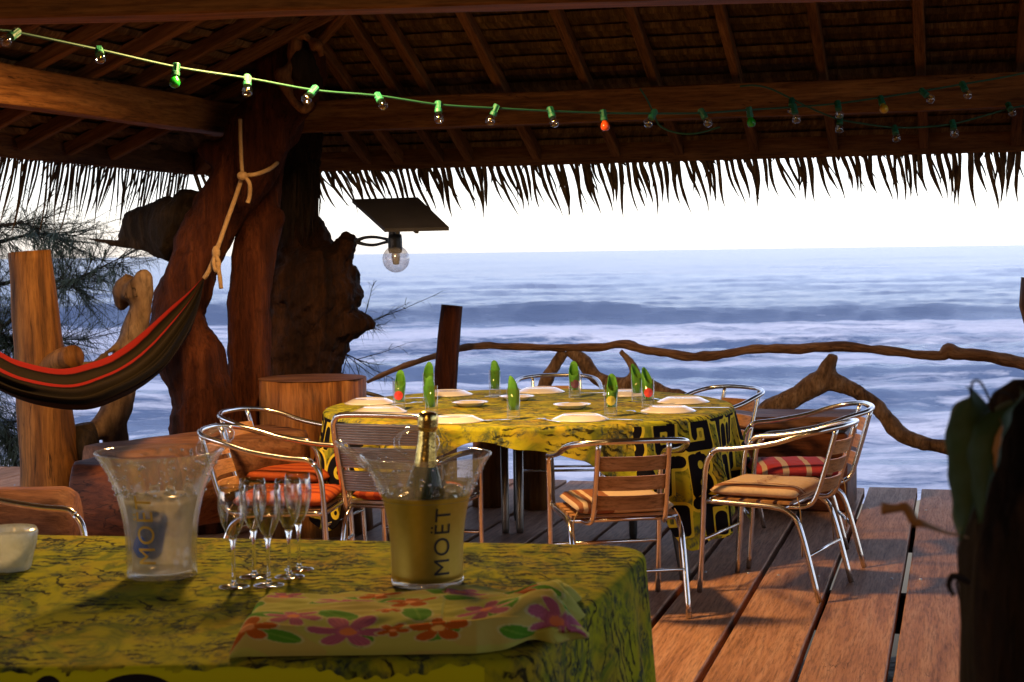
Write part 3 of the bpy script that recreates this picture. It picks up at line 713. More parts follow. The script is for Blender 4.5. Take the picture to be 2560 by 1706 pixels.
# ---------------------------------------------------------------- log seats and stumps
def stump(name, x, ytop, Y, rpx, zt=None, label='', cat='stump', mat='stump', group=None, ry=1.0):
    c = P(x, ytop, Y); z = zt or c.z; r = rpx * Y / F
    root = thing(name, (c.x, c.y, 0), label, cat, group)
    q = MB(); q.tube([(c.x, c.y, .001 + (z - .001) * k / 6, r * (1.03 - .01 * k + .04 * (k == 0))) for k in range(7)], n=44, bump=.05, freq=7, seed=x, cap=True)
    q.build('body', M[mat], root)
    q = MB(); n = 44
    rim = [(c.x + r * .985 * cos(2 * pi * j / n) * (1 + .03 * NZ.noise(V((cos(2 * pi * j / n) * 2, sin(2 * pi * j / n) * 2, x)))), c.y + r * .985 * sin(2 * pi * j / n)) for j in range(n)]
    q.add([V((a, b, z + .003)) for a, b in rim] + [V((c.x, c.y, z + .012))], [(j, (j + 1) % n, n) for j in range(n)])
    q.build('sawn_top', M['slab'], root); return root
stump('stump_table', 781, 946, 9.25, 137, None, 'big round sawn tree stump standing left of the laid table', 'stump')
stump('stump_stool', 1222, 1085, 10.0, 42, None, 'left one of two log stools half hidden behind the laid table', 'stool', group='log stools behind the table')
stump('stump_stool', 1343, 1085, 9.9, 42, None, 'right one of two log stools half hidden behind the laid table', 'stool', group='log stools behind the table')

def rough_log(name, a, b, ry, rz, label, cat, mat, flat=.55, seed=0, parts=True):
    # a log lying from a to b with a sawn flat top
    a, b = V(a), V(b); x = (b - a).normalized(); y = V((0, 0, 1)).cross(x).normalized(); L = (b - a).length
    root = thing(name, ((a + b) / 2).to_tuple(), label, cat); q = MB(); NL, n = 26, 30
    def fn(i, j):
        t = i / (NL - 1); th = 2 * pi * j / n
        k = 1 + .10 * NZ.noise(V((t * L * 2.2, cos(th) * 1.2 + seed, sin(th) * 1.2)))
        e = 1 - .16 * max(0, abs(2 * t - 1) - .86) / .14
        yy, zz = ry * cos(th) * k * e, rz * sin(th) * k * e
        zz = min(zz, rz * flat + .012 * NZ.noise(V((t * L * 3, yy * 6, seed))))
        return a + x * (L * t) + y * yy + V((0, 0, zz)), (t * L, th * ry)
    q.grid(lambda j, i: fn(i, j), n, NL, wrap=True)
    nv = len(q.v); ends = [[j * NL + e for j in range(n)] for e in (0, NL - 1)]
    for e, rev in zip(ends, (0, 1)): q.f.append(e if rev else e[::-1]); q.uv.append([(0, 0)] * n)
    q.build('body', M[mat], root, smooth=True); return root
rough_log('log_bench', P(250, 1190, 8.0), P(720, 1130, 8.6), .30, .31, 'massive split log bench with rough pinkish flat top at the foot of the leaning trunk', 'bench', 'slab', .42, 3)
rough_log('log_stool', P(232, 1255, 7.75), P(405, 1262, 7.65), .26, .34, 'short dark red log seat with rounded end beside the peeled post', 'seat', 'block', .62, 9)
rough_log('half_log', P(-260, 1350, 6.3), P(195, 1345, 6.35), .16, .22, 'weathered split half-log lying as a seat at the left edge behind the near armchair', 'seat', 'slab', .9, 14)

bench = thing('timber_bench', G(2000, 1270), 'heavy square timber bench behind the chairs on the right, dark reddish wood', 'bench')
a, b = P(1755, 1052, 9.95), P(2141, 1052, 9.65)
timber('seat_slab', a + V((0, .10, 0)), b + V((0, .10, 0)), .55, .075, M['slab'], bench, bevel=.012, wob=.006)
zt = min(a.z, b.z) - .04
e1, e2 = a + (b - a) * .03, a + (b - a) * .995
timber('base_block', V((e1.x, e1.y + .1, zt / 2)), V((e2.x, e2.y + .1, zt / 2)), .46, zt - .004, M['block'], bench, bevel=.015, wob=.006)

# ---------------------------------------------------------------- hammock and its rope
top = [(509, 692, 9.02), (470, 735, 8.75), (421, 780, 8.5), (350, 845, 8.15), (287, 891, 7.85), (230, 914, 7.6), (153, 929, 7.4), (57, 910, 7.2), (0, 883, 7.1), (-120, 810, 6.9), (-260, 700, 6.7), (-380, 560, 6.6)]
bot = [(511, 699, 9.0), (497, 757, 8.65), (470, 822, 8.35), (425, 895, 7.95), (378, 938, 7.65), (306, 979, 7.35), (225, 1009, 7.15), (115, 1005, 6.95), (0, 971, 6.85), (-120, 890, 6.7), (-260, 745, 6.62), (-380, 570, 6.58)]
tp, bt = [np.array(x) for x in cr([tuple(P(*q)) for q in top], 8)], [np.array(x) for x in cr([tuple(P(*q)) for q in bot], 8)]
ham = thing('hammock', tuple(P(200, 1000, 7.2)), 'red, olive and dark striped cloth hammock slung in front of the peeled post', 'hammock')
q = MB(); NV = 42
def fn(i, j):
    a, b = tp[i], bt[i]; t = j / (NV - 1); k = i / (len(tp) - 1); fat = min(1, (i / 14) ** .8)
    p = a + (b - a) * t
    bul = sin(pi * t) * .10 * fat
    fold = (.022 * sin(t * 16 + 2.5 * k + .6 * sin(k * 7)) + .012 * sin(t * 37 + 3 * k)) * fat
    return V((p[0] + bul * .2, p[1] - bul - fold, p[2] - bul * .12 + fold * .45)), (k * 3, t)
q.grid(fn, len(tp), NV)
def under(i, j):
    b, a = bt[i], tp[i]; t = j / 9; fat = min(1, (i / 14) ** .8); k = i / (len(tp) - 1)
    p = b + (a - b) * t
    return V((p[0], p[1] + .12 * sin(pi * t) * fat, p[2] - .10 * sin(pi * t) * fat)), (k * 3, 1 - .2 * t)
q.grid(under, len(tp), 10)
t = MT('hammock_cloth'); v = t.coord('UV'); sp = t.n('SeparateXYZ'); t.l(v, sp.inputs[0])
R_, O_, D_, G_ = (.17, .012, .009), (.011, .008, .004), (.004, .0035, .003), (.020, .014, .008)
wob = t.math('ADD', sp.outputs[1], t.math('MULTIPLY', t.math('SUBTRACT', t.noise(v, 2.5, 3), .5), .05))
rp_ = t.ramp(wob, [(0, R_), (.07, R_), (.09, D_), (.13, O_), (.20, G_), (.28, O_), (.32, R_), (.39, R_), (.41, D_), (.46, O_), (.52, G_), (.57, O_), (.61, D_), (.68, D_), (.70, G_), (.73, O_), (.77, D_), (.86, O_), (.90, D_), (1, (.02, .014, .01))])
t.set(Base_Color=rp_, Roughness=.9, Specular_IOR_Level=.04); t.bump(t.noise(t.coord('UV', (4, 90, 1)), 6, 3), .5, .006); M['hammock'] = t.m
o = q.build('cloth', M['hammock'], ham)
rope = thing('hammock_rope', tuple(P(600, 440, 9.1)), 'pale knotted rope holding the hammock to the leaning trunk', 'rope')
def rp2(pts, r=.012): MB().tube(cr([tuple(P(*p)) for p in pts], 6), r, n=7, bump=.15, freq=60).build('rope_length', M['rope'], rope)
rp2([(600, 298, 9.05), (602, 370, 9.04), (606, 440, 9.0)], .011)
rp2([(606, 440, 8.99), (640, 436, 8.97), (672, 424, 9.1), (693, 408, 9.3)], .012)
rp2([(606, 440, 9.0), (590, 490, 9.02), (565, 560, 9.02), (540, 632, 9.0)], .013)
rp2([(612, 442, 8.97), (624, 460, 8.97), (624, 490, 9.0), (619, 508, 9.0)], .012)
rp2([(540, 632, 9.0), (530, 660, 9.0), (518, 685, 9.0), (510, 696, 9.01)], .013)
rp2([(540, 632, 8.96), (534, 655, 8.95), (541, 678, 8.95), (548, 660, 8.95), (540, 640, 8.95)], .012)
rp2([(544, 655, 8.95), (549, 690, 8.95), (553, 722, 8.96)], .012)
for c_, r_, q_ in (((606, 440, 8.97), .032, (1, .8, .8)), ((540, 632, 8.96), .03, (.8, .8, 1.3))): MB().ball(P(*c_), r_, 10, q_).build('knot', M['rope'], rope)

# ---------------------------------------------------------------- solar lamp on the broken trunk
sl = thing('solar_lamp', tuple(P(985, 640, 9.9)), 'solar lamp with tilted dark panel on top and a milky globe bulb under it', 'lamp')
pc = [P(880, 507, 9.85), P(1045, 502, 9.85), P(1123, 577, 9.35), P(962, 581, 9.35)]
nrm = (pc[1] - pc[0]).cross(pc[3] - pc[0]).normalized() * .022
if nrm.z < 0: nrm = -nrm
q = MB(); q.add(pc + [p + nrm for p in pc], [(3, 2, 1, 0), (4, 5, 6, 7), (0, 1, 5, 4), (1, 2, 6, 5), (2, 3, 7, 6), (3, 0, 4, 7)]); q.build('solar_panel', M['panel'], sl, smooth=False)
L_ = lambda a, b, t: a + (b - a) * t
q = MB()
for t0 in (.2, .5): q.bar(L_(pc[0], pc[1], t0) - nrm * .3, L_(pc[3], pc[2], t0) - nrm * .3, .02, .012)
q.build('panel_rib', M['black'], sl, smooth=False)
J = P(988, 612, 9.6)
MB().tube(cr([(*(L_(pc[0], pc[2], .42) - nrm * .6), .035), (*P(985, 552, 9.6), .03), (*P(986, 585, 9.6), .036), (*J, .042)], 4), n=12).build('bracket', M['black'], sl)
MB().lathe([(.0, .09), (.038, .09), (.042, .06), (.042, .0), (.036, -.02), (.0, -.02)], 16, J + V((0, 0, -.03))).build('socket', M['black'], sl)
q = MB(); gc = P(990, 648, 9.6)
for s_ in (1, -1): q.tube(cr([(*P(888, 604, 10.0), .014), (*P(910, 603 - 8 * s_, 9.95), .01), (*P(935, 603 - 10 * s_, 9.85), .009), (*P(960, 602 - 5 * s_, 9.72), .009), (*P(978, 602, 9.62), .012)], 4), n=8)
q.build('arm', M['black'], sl)
MB().ball(gc, 34 * 9.6 / F, 24).build('globe', M['globe'], sl)
MB().lathe([(.0, .07), (.022, .07), (.026, .0), (.018, -.045), (.0, -.05)], 12, gc + V((0, 0, .015))).build('bulb', M['steel'], sl)

# ---------------------------------------------------------------- printed cloth
def cloth_mat(name, base, orange, olive, blue, dark, motif=None, sc=1.0, band=False, stretch=(1, 1, 1), rot=0):
    t = MT(name); v = t.coord('UV', tuple(q * sc for q in stretch), 0, (0, 0, rot))
    a = t.noise(v, 3.2, 4, .55, 1.2); b = t.noise(v, 6.5, 5, .6, 2.0)
    col = t.mix(t.step(a, .44, .66), base, orange)
    col = t.mix(t.math('MULTIPLY', t.step(b, .47, .62), .85), col, olive)
    patch = t.step(t.noise(v, 3.4, 3, .5, 1.4), .46, .55)
    w1 = t.wave(v, 9, 7.5, 4, 1.3, 'Y'); w2 = t.wave(v, 6, 9, 4, 1.6, 'DIAGONAL')
    st1 = t.math('MULTIPLY', t.step(w1, .62, .82), patch)
    grain = t.step(t.noise(v, 38, 4, .7), .38, .5)
    st1 = t.math('MULTIPLY', st1, grain)
    p2 = t.step(t.noise(v, 4.2, 3, .5, 2.2), .46, .58)
    smear = t.math('MULTIPLY', p2, t.step(t.noise(v, 30, 5, .7, 1.5), .42, .58))
    col = t.mix(t.math('MULTIPLY', smear, .9), col, blue)
    st2 = t.math('MULTIPLY', t.step(w2, .9, .97), t.step(t.noise(v, 4.1, 3, .5, .6), .52, .6))
    col = t.mix(t.math('MULTIPLY', t.math('MAXIMUM', st1, st2), .9), col, dark)
    if motif:
        at = t.n('Attribute'); at.attribute_name = 'print'
        f = at.outputs['Fac']
        rim = t.math('LESS_THAN', f, .011 if not band else .0); ink = t.math('LESS_THAN', f, 0.0 if not band else -2.0)
        col = t.mix(rim, col, motif); col = t.mix(ink, col, (.012, .011, .014))
    t.set(Base_Color=col, Roughness=.9, Specular_IOR_Level=.04)
    t.bump(t.noise(t.coord('UV'), 16, 3), .25, .006)
    return t.m
M['cloth_far'] = cloth_mat('pareo_cloth', (.48, .46, .024), (.47, .34, .035), (.19, .23, .022), (.05, .085, .075), (.016, .015, .013), (.85, .68, .05))
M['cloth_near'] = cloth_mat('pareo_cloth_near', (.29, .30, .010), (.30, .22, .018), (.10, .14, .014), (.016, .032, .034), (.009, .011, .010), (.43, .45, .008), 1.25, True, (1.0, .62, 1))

def glyph_sdf(s, d):
    s *= .76; d *= .76; T = .15; i = math.floor(s / T); k = math.floor(d / T); rnd = random.Random(i * 31 + k * 7 + 3)
    a, b = s - (i + .5) * T, d - (k + .5) * T
    kind = rnd.randrange(5); fl = rnd.choice((-1, 1)); a *= fl
    L = math.hypot
    seg = lambda x0, y0, x1, y1: L(a - x0 - (x1 - x0) * (h := max(0, min(1, ((a - x0) * (x1 - x0) + (b - y0) * (y1 - y0)) / ((x1 - x0) ** 2 + (y1 - y0) ** 2)))), b - y0 - (y1 - y0) * h)
    if kind == 0: r = min(abs(L(a, b) - .045) - .02, L(a, b) - .009)
    elif kind == 1: r = min(seg(-.05, -.06, -.05, .06) - .02, abs(L(a + .01, b - .033) - .03) - .015, abs(L(a + .01, b + .033) - .03) - .015)
    elif kind == 2: r = min(seg(-.06, .05, .05, .05), seg(.05, .05, .05, -.03), seg(.05, -.03, -.02, -.03), seg(-.02, -.03, -.02, .01)) - .017
    elif kind == 3: r = min(seg(-.07, -.05, -.02, .05), seg(-.02, .05, .03, -.05), seg(.03, -.05, .075, .05)) - .02
    else: r = min(seg(-.05, -.05, .05, -.05), seg(0, -.05, 0, .06), seg(-.05, .06, -.05, .01)) - .022
    return r

def cloth(name, mat, loop, nrm, hem, fold, z, nt, nd, motif=None, parent=None, inner=26, rip=.0):
    # loop(t) edge point, nrm(t) outward direction, hem(t) drop length, fold(t, drop) outward offset
    pts = [loop(k / nt) for k in range(nt)]; nn = [nrm(k / nt) for k in range(nt)]
    cx = sum(p[0] for p in pts) / nt; cy_ = sum(p[1] for p in pts) / nt
    arc = [0]
    for k in range(1, nt): arc.append(arc[-1] + math.hypot(pts[k][0] - pts[k - 1][0], pts[k][1] - pts[k - 1][1]))
    q = MB(); pr = []
    RAD = .02
    def fn(i, j):
        t = i / nt; p = pts[i]; n_ = nn[i]
        if j < inner:
            k = (j + .02) / (inner - 1); k = min(k, 1)
            x, y = cx + (p[0] - cx) * k, cy_ + (p[1] - cy_) * k
            dz = rip * NZ.noise(V((x * 5, y * 5, 3))) * (1 if k < .97 else .4)
            pr.append(9); return V((x, y, z + dz)), (x, y)
        d = hem(t) * ((j - inner + 1) / nd) ** 1.0
        if d < RAD * 1.57: a = d / RAD; o, dz = RAD * sin(a), RAD * (cos(a) - 1)
        else: o, dz = RAD, -RAD - (d - RAD * 1.57)
        f = fold(t, d)
        g_ = motif(t, arc[i], d) if motif else 9
        pr.append(g_)
        return V((p[0] + n_[0] * (o + f), p[1] + n_[1] * (o + f), z + dz)), (p[0] + n_[0] * d, p[1] + n_[1] * d)
    q.grid(fn, nt, inner + nd, wrap=True)
    o = q.build(name, mat, parent)
    if motif:
        at = o.data.attributes.new('print', 'FLOAT', 'POINT'); at.data.foreach_set('value', np.array(pr, dtype=np.float32))
    sm = o.modifiers.new('cloth_thickness', 'SOLIDIFY'); sm.thickness = .002; sm.offset = -1
    return o

# ---------------------------------------------------------------- the laid table
TC, TR, TZ = (.08, 8.5), 1.04, .752
tb = thing('laid_table', (TC[0], TC[1], 0), 'large round dining table with steel and dark legs under the printed cloth', 'table')
MB().lathe([(0, TZ - .006), (TR - .01, TZ - .006), (TR, TZ - .012), (TR, TZ - .03), (0, TZ - .03)], 64, (TC[0], TC[1], 0)).build('table_top', M['slab'], tb)
for (x, y, r, mt_) in ((-.05, 9.02, .022, 'steel'), (.03, 9.02, .022, 'steel'), (.02, 9.45, .024, 'darkleg'), (.80, 7.66, .028, 'darkleg'), (.64, 8.78, .022, 'darkleg'), (-.62, 8.75, .022, 'steel'), (-.52, 7.86, .022, 'steel')):
    ix, iy = (x - .1, y + .26) if x > .79 else (x, y)
    MB().tube([(x, y, .0, r * .85), (x, y, .03, r), (ix, iy, TZ - .032, r)], n=14).build('leg', M[mt_], tb)
for za in (.665, .575): MB().tube([(.05, 9.02, za), (.64, 8.80, za)], .014, n=8).build('stretcher', M['steel'], tb)
MB().tube([(-.6, 8.77, .66), (-.07, 9.02, .66)], .014, n=8).build('stretcher', M['steel'], tb)
def ang(t): return t * 2 * pi
def t_loop(t): return (TC[0] + TR * cos(ang(t)), TC[1] + TR * sin(ang(t)))
def t_nrm(t): return (cos(ang(t)), sin(ang(t)))
HEM = [(0, .42), (20, .34), (60, .22), (100, .22), (140, .30), (165, .42), (186, .50), (205, .56), (225, .36), (240, .17), (255, .085), (268, .10), (282, .17), (295, .30), (305, .46), (312, .62), (320, .60), (332, .52), (345, .46), (360, .42)]
def t_hem(t):
    a = math.degrees(ang(t)) % 360
    for (x0, y0), (x1, y1) in zip(HEM, HEM[1:]):
        if x0 <= a <= x1:
            k = (a - x0) / (x1 - x0); k = k * k * (3 - 2 * k); return y0 + (y1 - y0) * k + .012 * sin(a * .31)
def t_fold(t, d):
    a = ang(t); k = min(1, d / .35)
    return k * (.035 + .040 * sin(a * 17 + 1.5 * sin(a * 5)) + .018 * sin(a * 31 + 2)) + .10 * d * d
def t_motif(t, s, d):
    a = math.degrees(ang(t)) % 360
    if (296 < a < 360 or a < 22 or 168 < a < 222) and d > .025: return glyph_sdf(s + .05, d + .02)
    return 9
tcl = cloth('tablecloth', M['cloth_far'], t_loop, t_nrm, t_hem, t_fold, TZ + .001, 1100, 60, t_motif, rip=.0)
tag(tcl, 'yellow printed cloth with bold black tribal border draped over the laid round table', 'tablecloth')
ZT = TZ + .004
RP = [(0, .020), (.075, .020), (.088, .018), (.122, .004), (.138, .0), (.140, .002), (.124, .008), (.092, .0225), (.085, .0245), (.078, .0245), (.076, .0225), (0, .0225)]
SP = [(0, .004), (.05, .004), (.055, .0), (.06, .003), (.085, .019), (.095, .022), (.096, .024), (.084, .022), (.058, .009), (0, .008)]
def lathe_obj(name, prof, n, loc, mat, label, cat, group=None, sc=1):
    q = MB().lathe([(r * sc, z * sc) for r, z in prof], n); o = q.build(name, mat, None, local=True); o.location = loc
    WM[o.name] = Matrix.Translation(V(loc)); return tag(o, label, cat, group)
PLATES = [((925, 1008), 'at the far left end of the laid table'), ((950, 1030), 'partly hidden behind the ribbed-back chair'), ((1121, 987), 'at the back left, behind the two close-set glasses'), ((1138, 1053), 'at the front edge beside the ribbed-back chair'),
          ((1352, 980), 'at the back in front of the far centre chair'), ((1451, 1049), 'at the front centre, nearest the slat-back chair'), ((1568, 987), 'at the back right behind the paired glasses'), ((1708, 1005), 'farthest right on the laid table'), ((1671, 1028), 'at the front right beside the red-stickered glass')]
for (xy, where) in PLATES:
    p = G(*xy, ZT); lathe_obj('dinner_plate', RP, 40, (p.x, p.y, ZT), M['ceramic'], 'upside-down cream dinner plate ' + where, 'plate', 'upside-down dinner plates on the laid table')
for xy, where in (((1175, 1016), 'in the left middle'), ((1292, 1001), 'behind the front middle napkin glass'), ((1430, 1022), 'in the right middle')):
    p = G(*xy, ZT); lathe_obj('side_plate', SP, 32, (p.x, p.y, ZT), M['ceramic'], 'small cream side plate ' + where + ' of the laid table', 'plate', 'side plates on the laid table')
def cut(name, kind, xy, rz, label):
    p = G(*xy, ZT); q = MB()
    if kind == 'knife': prof = [(-.105, .007), (-.02, .006), (-.005, .008), (.06, .010), (.10, .006), (.108, .001)]
    else: prof = [(-.10, .008), (-.06, .005), (.02, .0035), (.045, .010), (.06, .012), (.064, .012)]
    vs = []; fs = []
    for x, h_ in prof:
        z = .004 + (.004 if kind == 'fork' and x > .03 else 0) * (1 - (x - .05) * 8)
        vs += [V((x, -h_, z)), V((x, h_, z)), V((x, h_, z + .0025)), V((x, -h_, z + .0025))]
    for i in range(len(prof) - 1):
        for j in range(4): fs.append((i * 4 + j, i * 4 + (j + 1) % 4, i * 4 + 4 + (j + 1) % 4, i * 4 + 4 + j))
    fs += [(3, 2, 1, 0), tuple(len(vs) - 4 + k for k in range(4))]
    q.add(vs, fs)
    if kind == 'fork':
        for k in range(4): q.box((.082, -.0095 + k * .0063, .0065), (.04, .003, .002))
    o = q.build(name, M['cutlery'], None, local=True, smooth=False); o.location = (p.x, p.y, ZT); o.rotation_euler = (0, 0, rz)
    return tag(o, label, 'cutlery', name + 's on the laid table')
cut('fork', 'fork', (1372, 1054), rad(120), 'fork left of the front centre upside-down plate')
cut('knife', 'knife', (1552, 1052), rad(-20), 'knife right of the front centre upside-down plate')
cut('knife', 'knife', (1225, 1054), rad(15), 'knife right of the front plate beside the ribbed-back chair')
cut('fork', 'fork', (1040, 1042), rad(70), 'fork left of the front plate beside the ribbed-back chair')
cut('fork', 'fork', (1594, 1034), rad(115), 'fork left of the plate beside the red-stickered glass')
cut('knife', 'knife', (1770, 1022), rad(-10), 'knife at the right edge of the laid table, beside the farthest right plate')
cut('fork', 'fork', (1018, 1012), rad(40), 'fork beside the far left plate')
cut('knife', 'knife', (1030, 998), rad(10), 'knife lying before the back left plate')
cut('knife', 'knife', (1495, 985), rad(5), 'knife at the back, left of the paired glasses')
cut('fork', 'fork', (1255, 992), rad(20), 'fork at the back left of the far centre plate')
cut('fork', 'fork', (1655, 1003), rad(-70), 'fork between the two right-hand plates')
NG, GG = 'green napkins rolled in the glasses', 'glasses with napkins on the laid table'
GLS = [(998, 1026, .8, 'red', 'at the left end beside the far left plate'), (1072, 1002, .5, None, 'second from left, standing behind another glass'), (1079, 1041, 2.2, None, 'third from left, nearest the ribbed-back chair'), (1237, 993, 1.6, None, 'alone at the back left of the table'),
       (1284, 1049, 1.2, None, 'at the front middle of the table'), (1437, 995, 2.9, 'darksticker', 'at the back right with a dark badge'), (1527, 1041, 2.8, 'yelsticker', 'at the front right with a yellow badge'), (1594, 1004, 2.9, None, 'at the back of the paired glasses'), (1620, 1019, 2.7, 'red', 'with a red badge in front of its pair')]
gh, gr = .150, .0325
for k, (x, y, th0, stk, where) in enumerate(GLS):
    p = G(x, y, ZT); root = thing('drinking_glass', (p.x, p.y, ZT), 'straight clear glass holding a green napkin, ' + where, 'glass', GG)
    MB().lathe([(0, .0), (gr * .92, 0), (gr, .006), (gr, gh), (gr - .002, gh), (gr - .0025, .014), (0, .014)], 28).build('glass_body', M['glass'], root, local=True)
    q = MB(); n = 30; ra = .0275
    hmax = (.205, .21, .2, .205, .21, .2, .205, .2, .205)[k]
    def fn(i, j):
        a = 2 * pi * i / n; t = j / 7; z1 = .125 + (hmax - .125) * (.5 + .5 * cos(a - th0 * 2)) ** 1.15; zz = .045 + (z1 - .045) * t
        rr = ra * (.80 + .20 * min(1, t * 1.6)) * (1 - .12 * max(0, t - .75) / .25 * (zz > gh)) + .0015 * sin(5 * a + 2)
        return V((rr * cos(a), rr * sin(a), zz)), (a, zz)
    q.grid(fn, n, 8, wrap=True); q.f.append([i * 8 for i in range(n)][::-1]); q.uv.append([(0, 0)] * n)
    o = q.build('napkin', M['napkin'], None, local=True); o.location = (p.x, p.y, ZT); o.rotation_euler = (.05 * sin(k * 2.3), .05 * cos(k * 1.7), .4 * k)
    sm = o.modifiers.new('fold_thickness', 'SOLIDIFY'); sm.thickness = .0025
    tag(o, 'rolled green leaf-like napkin in the glass ' + where, 'napkin', NG)
    if stk:
        q = MB(); vs = []; nn = 20; 
        for j in range(nn):
            a = 2 * pi * j / nn; rr = .022 * (1 + .12 * (j % 2)); dx, dz = rr * cos(a), rr * sin(a)
            ph = -pi / 2 + dx / gr; vs.append(V(((gr + .0012) * cos(ph), (gr + .0012) * sin(ph), .078 + dz)))
        q.add(vs + [V((0, -(gr + .0014), .078))], [(j, (j + 1) % nn, nn) for j in range(nn)]); q.build('badge', M[stk], root, local=True, smooth=False)

# ---------------------------------------------------------------- chairs
def pathmir(pts): return pts + [(-x, y, z) for x, y, z in pts[::-1]]
def make_chair(kind):
    root = thing('bistro_armchair' if kind == 'wood' else 'ribbed_armchair', (0, 0, 0), 'proto', 'chair', 'metal tube chairs round the laid table')
    b = lambda q, n, mt_, sm=True: q.build(n, M[mt_], root, local=True, smooth=sm)
    tr = .0125
    if kind == 'wood':
        half = [(-.262, .205, .640), (-.266, .175, .658), (-.268, .08, .667), (-.270, -.08, .695), (-.262, -.20, .732), (-.225, -.295, .755), (-.13, -.345, .766), (-.04, -.358, .768)]
    else:
        half = [(-.262, .215, .60), (-.266, .175, .632), (-.262, .08, .640), (-.25, -.10, .640), (-.24, -.245, .63)]
    if kind == 'wood': b(MB().tube(cr(pathmir(half), 5), tr, n=10), 'arm_hoop', 'alu')
    else:
        for sg in (1, -1): b(MB().tube(cr([(sg * x, y, z) for x, y, z in half], 5), tr, n=10), 'armrest', 'alu')
        bk = [(-.225, -.20, .40), (-.228, -.245, .55), (-.232, -.30, .76), (-.222, -.312, .815), (-.185, -.318, .84), (-.05, -.32, .845)]
        b(MB().tube(cr(pathmir(bk), 5), .0135, n=10), 'back_frame', 'alu')
    z0 = half[0][2]
    for sg in (-1, 1):
        b(MB().tube(cr([(sg * .262, half[0][1], z0), (sg * .258, .232, z0 - .045), (sg * .254, .245, .50), (sg * .250, .258, .25), (sg * .248, .275, 0)], 4), tr, n=10), 'front_leg', 'alu')
        b(MB().tube(cr([(sg * .238, .236, .418), (sg * .238, .06, .414), (sg * .238, -.08, .408), (sg * .238, -.150, .385), (sg * .24, -.20, .31), (sg * .243, -.285, 0)], 5), tr, n=10), 'rear_leg', 'alu')
        if kind == 'wood':
            b(MB().tube(cr([(sg * .20, -.02, .411), (sg * .175, -.13, .405), (sg * .160, -.205, .412), (sg * .155, -.245, .46), (sg * .152, -.29, .60), (sg * .150, -.336, .762)], 5), .0115, n=10), 'back_upright', 'alu')
    b(MB().tube([(-.246, .262, .24), (.246, .262, .24)], .008, n=8), 'stretcher', 'alu')
    b(MB().tube([(-.24, -.235, .20), (.24, -.235, .20)], .008, n=8), 'stretcher', 'alu')
    b(MB().tube(cr([(-.238, .22, .418), (-.2, .245, .416), (.2, .245, .416), (.238, .22, .418)], 4), .010, n=8), 'seat_bar', 'alu')
    b(MB().tube([(-.238, -.12, .406), (.238, -.12, .406)], .010, n=8), 'seat_bar', 'alu')
    for k in range(5):
        b(MB().box((0, .195 - k * .078, .427), (.46, .058, .012)), 'seat_slat', 'slat' if kind == 'wood' else 'aluslat', False)
    zs = [(.50, .062), (.585, .062), (.67, .062)] if kind == 'wood' else [(.535, .095), (.645, .095), (.755, .095)]
    wd = .29 if kind == 'wood' else .44
    for z, hh_ in zs:
        def fn(i, j):
            x = -wd / 2 + wd * i / 10; dzz, dy = [(-.5, .006), (.5, .006), (.5, -.006), (-.5, -.006)][j % 4]
            zz = z + dzz * hh_; yb = (-.245 - (zz - .46) * .30) if kind == 'wood' else (-.215 - (zz - .45) * .28)
            bow = (.030 if kind == 'wood' else .012) * (1 - (2 * x / wd) ** 2)
            return V((x, yb - bow + dy + (.004 if kind == 'wood' else .012), zz)), (x, zz)
        q = MB(); q.grid(fn, 11, 5)
        for e in (0, 10): q.f.append([e * 5 + k for k in range(4)][::(1 if e else -1)]); q.uv.append([(0, 0)] * 4)
        b(q, 'back_slat', 'slat' if kind == 'wood' else 'aluslat', False)
        if kind != 'wood':                                # ribs on the aluminium slats
            q = MB()
            for r in range(8):
                zz = z - hh_ / 2 + hh_ * (r + .5) / 8; yb = -.215 - (zz - .45) * .28
                q.tube([(-.215, yb + .002, zz), (-.1, yb - .007, zz), (0, yb - .010, zz), (.1, yb - .007, zz), (.215, yb + .002, zz)], .0036, n=5, cap=False)
            tag(b(q, 'back_rib', 'aluslat'), kind='stuff')
    return root
wood_chair = make_chair('wood'); rib_chair = make_chair('rib')
def stripes(name, c1, c2, segs, axis=0, rough=.85):
    t = MT(name); sp = t.n('SeparateXYZ'); t.l(t.coord('Object'), sp.inputs[0])
    f = t.math('ADD', t.math('MULTIPLY', sp.outputs[axis], 2.0), .5)
    o = t.n('ValToRGB'); o.color_ramp.interpolation = 'CONSTANT'; e = o.color_ramp.elements
    while len(e) < len(segs): e.new(.5)
    for i, (p, k) in enumerate(segs): e[i].position = p; e[i].color = (*(c2 if k else c1), 1)
    t.l(f, o.inputs[0]); nz = t.noise(t.coord('Object'), 60, 4)
    t.set(Base_Color=t.mix(.35, o.outputs[0], t.ramp(nz, [(.3, (.6, .6, .6)), (.7, (1, 1, 1))]), 'MULTIPLY'), Roughness=rough, Specular_IOR_Level=.15)
    t.bump(t.noise(t.coord('Object'), 9, 4), .6, .02); return t.m
M['cush_brown'] = stripes('brown_striped_canvas', (.60, .45, .28), (.26, .10, .045), [(0, 0), (.09, 1), (.13, 0), (.17, 1), (.21, 0), (.25, 1), (.40, 0)])
M['cush_text'] = stripes('lettered_canvas', (.62, .46, .29), (.30, .13, .06), [(0, 0), (.11, 1), (.19, 0), (.23, 1), (.26, 0), (.78, 1), (.82, 0), (.86, 1), (.90, 0)])
M['cush_red'] = stripes('red_striped_canvas', (.48, .36, .24), (.36, .04, .045), [(0, 0), (.05, 1), (.22, 0), (.27, 1), (.42, 0), (.47, 1), (.64, 0), (.70, 1), (.85, 0), (.9, 1)], 1)
M['cush_orange'] = stripes('orange_striped_canvas', (.42, .085, .02), (.24, .035, .014), [(0, 0), (.15, 1), (.22, 0), (.3, 1), (.36, 0), (.5, 1), (.56, 0), (.7, 1), (.78, 0)])
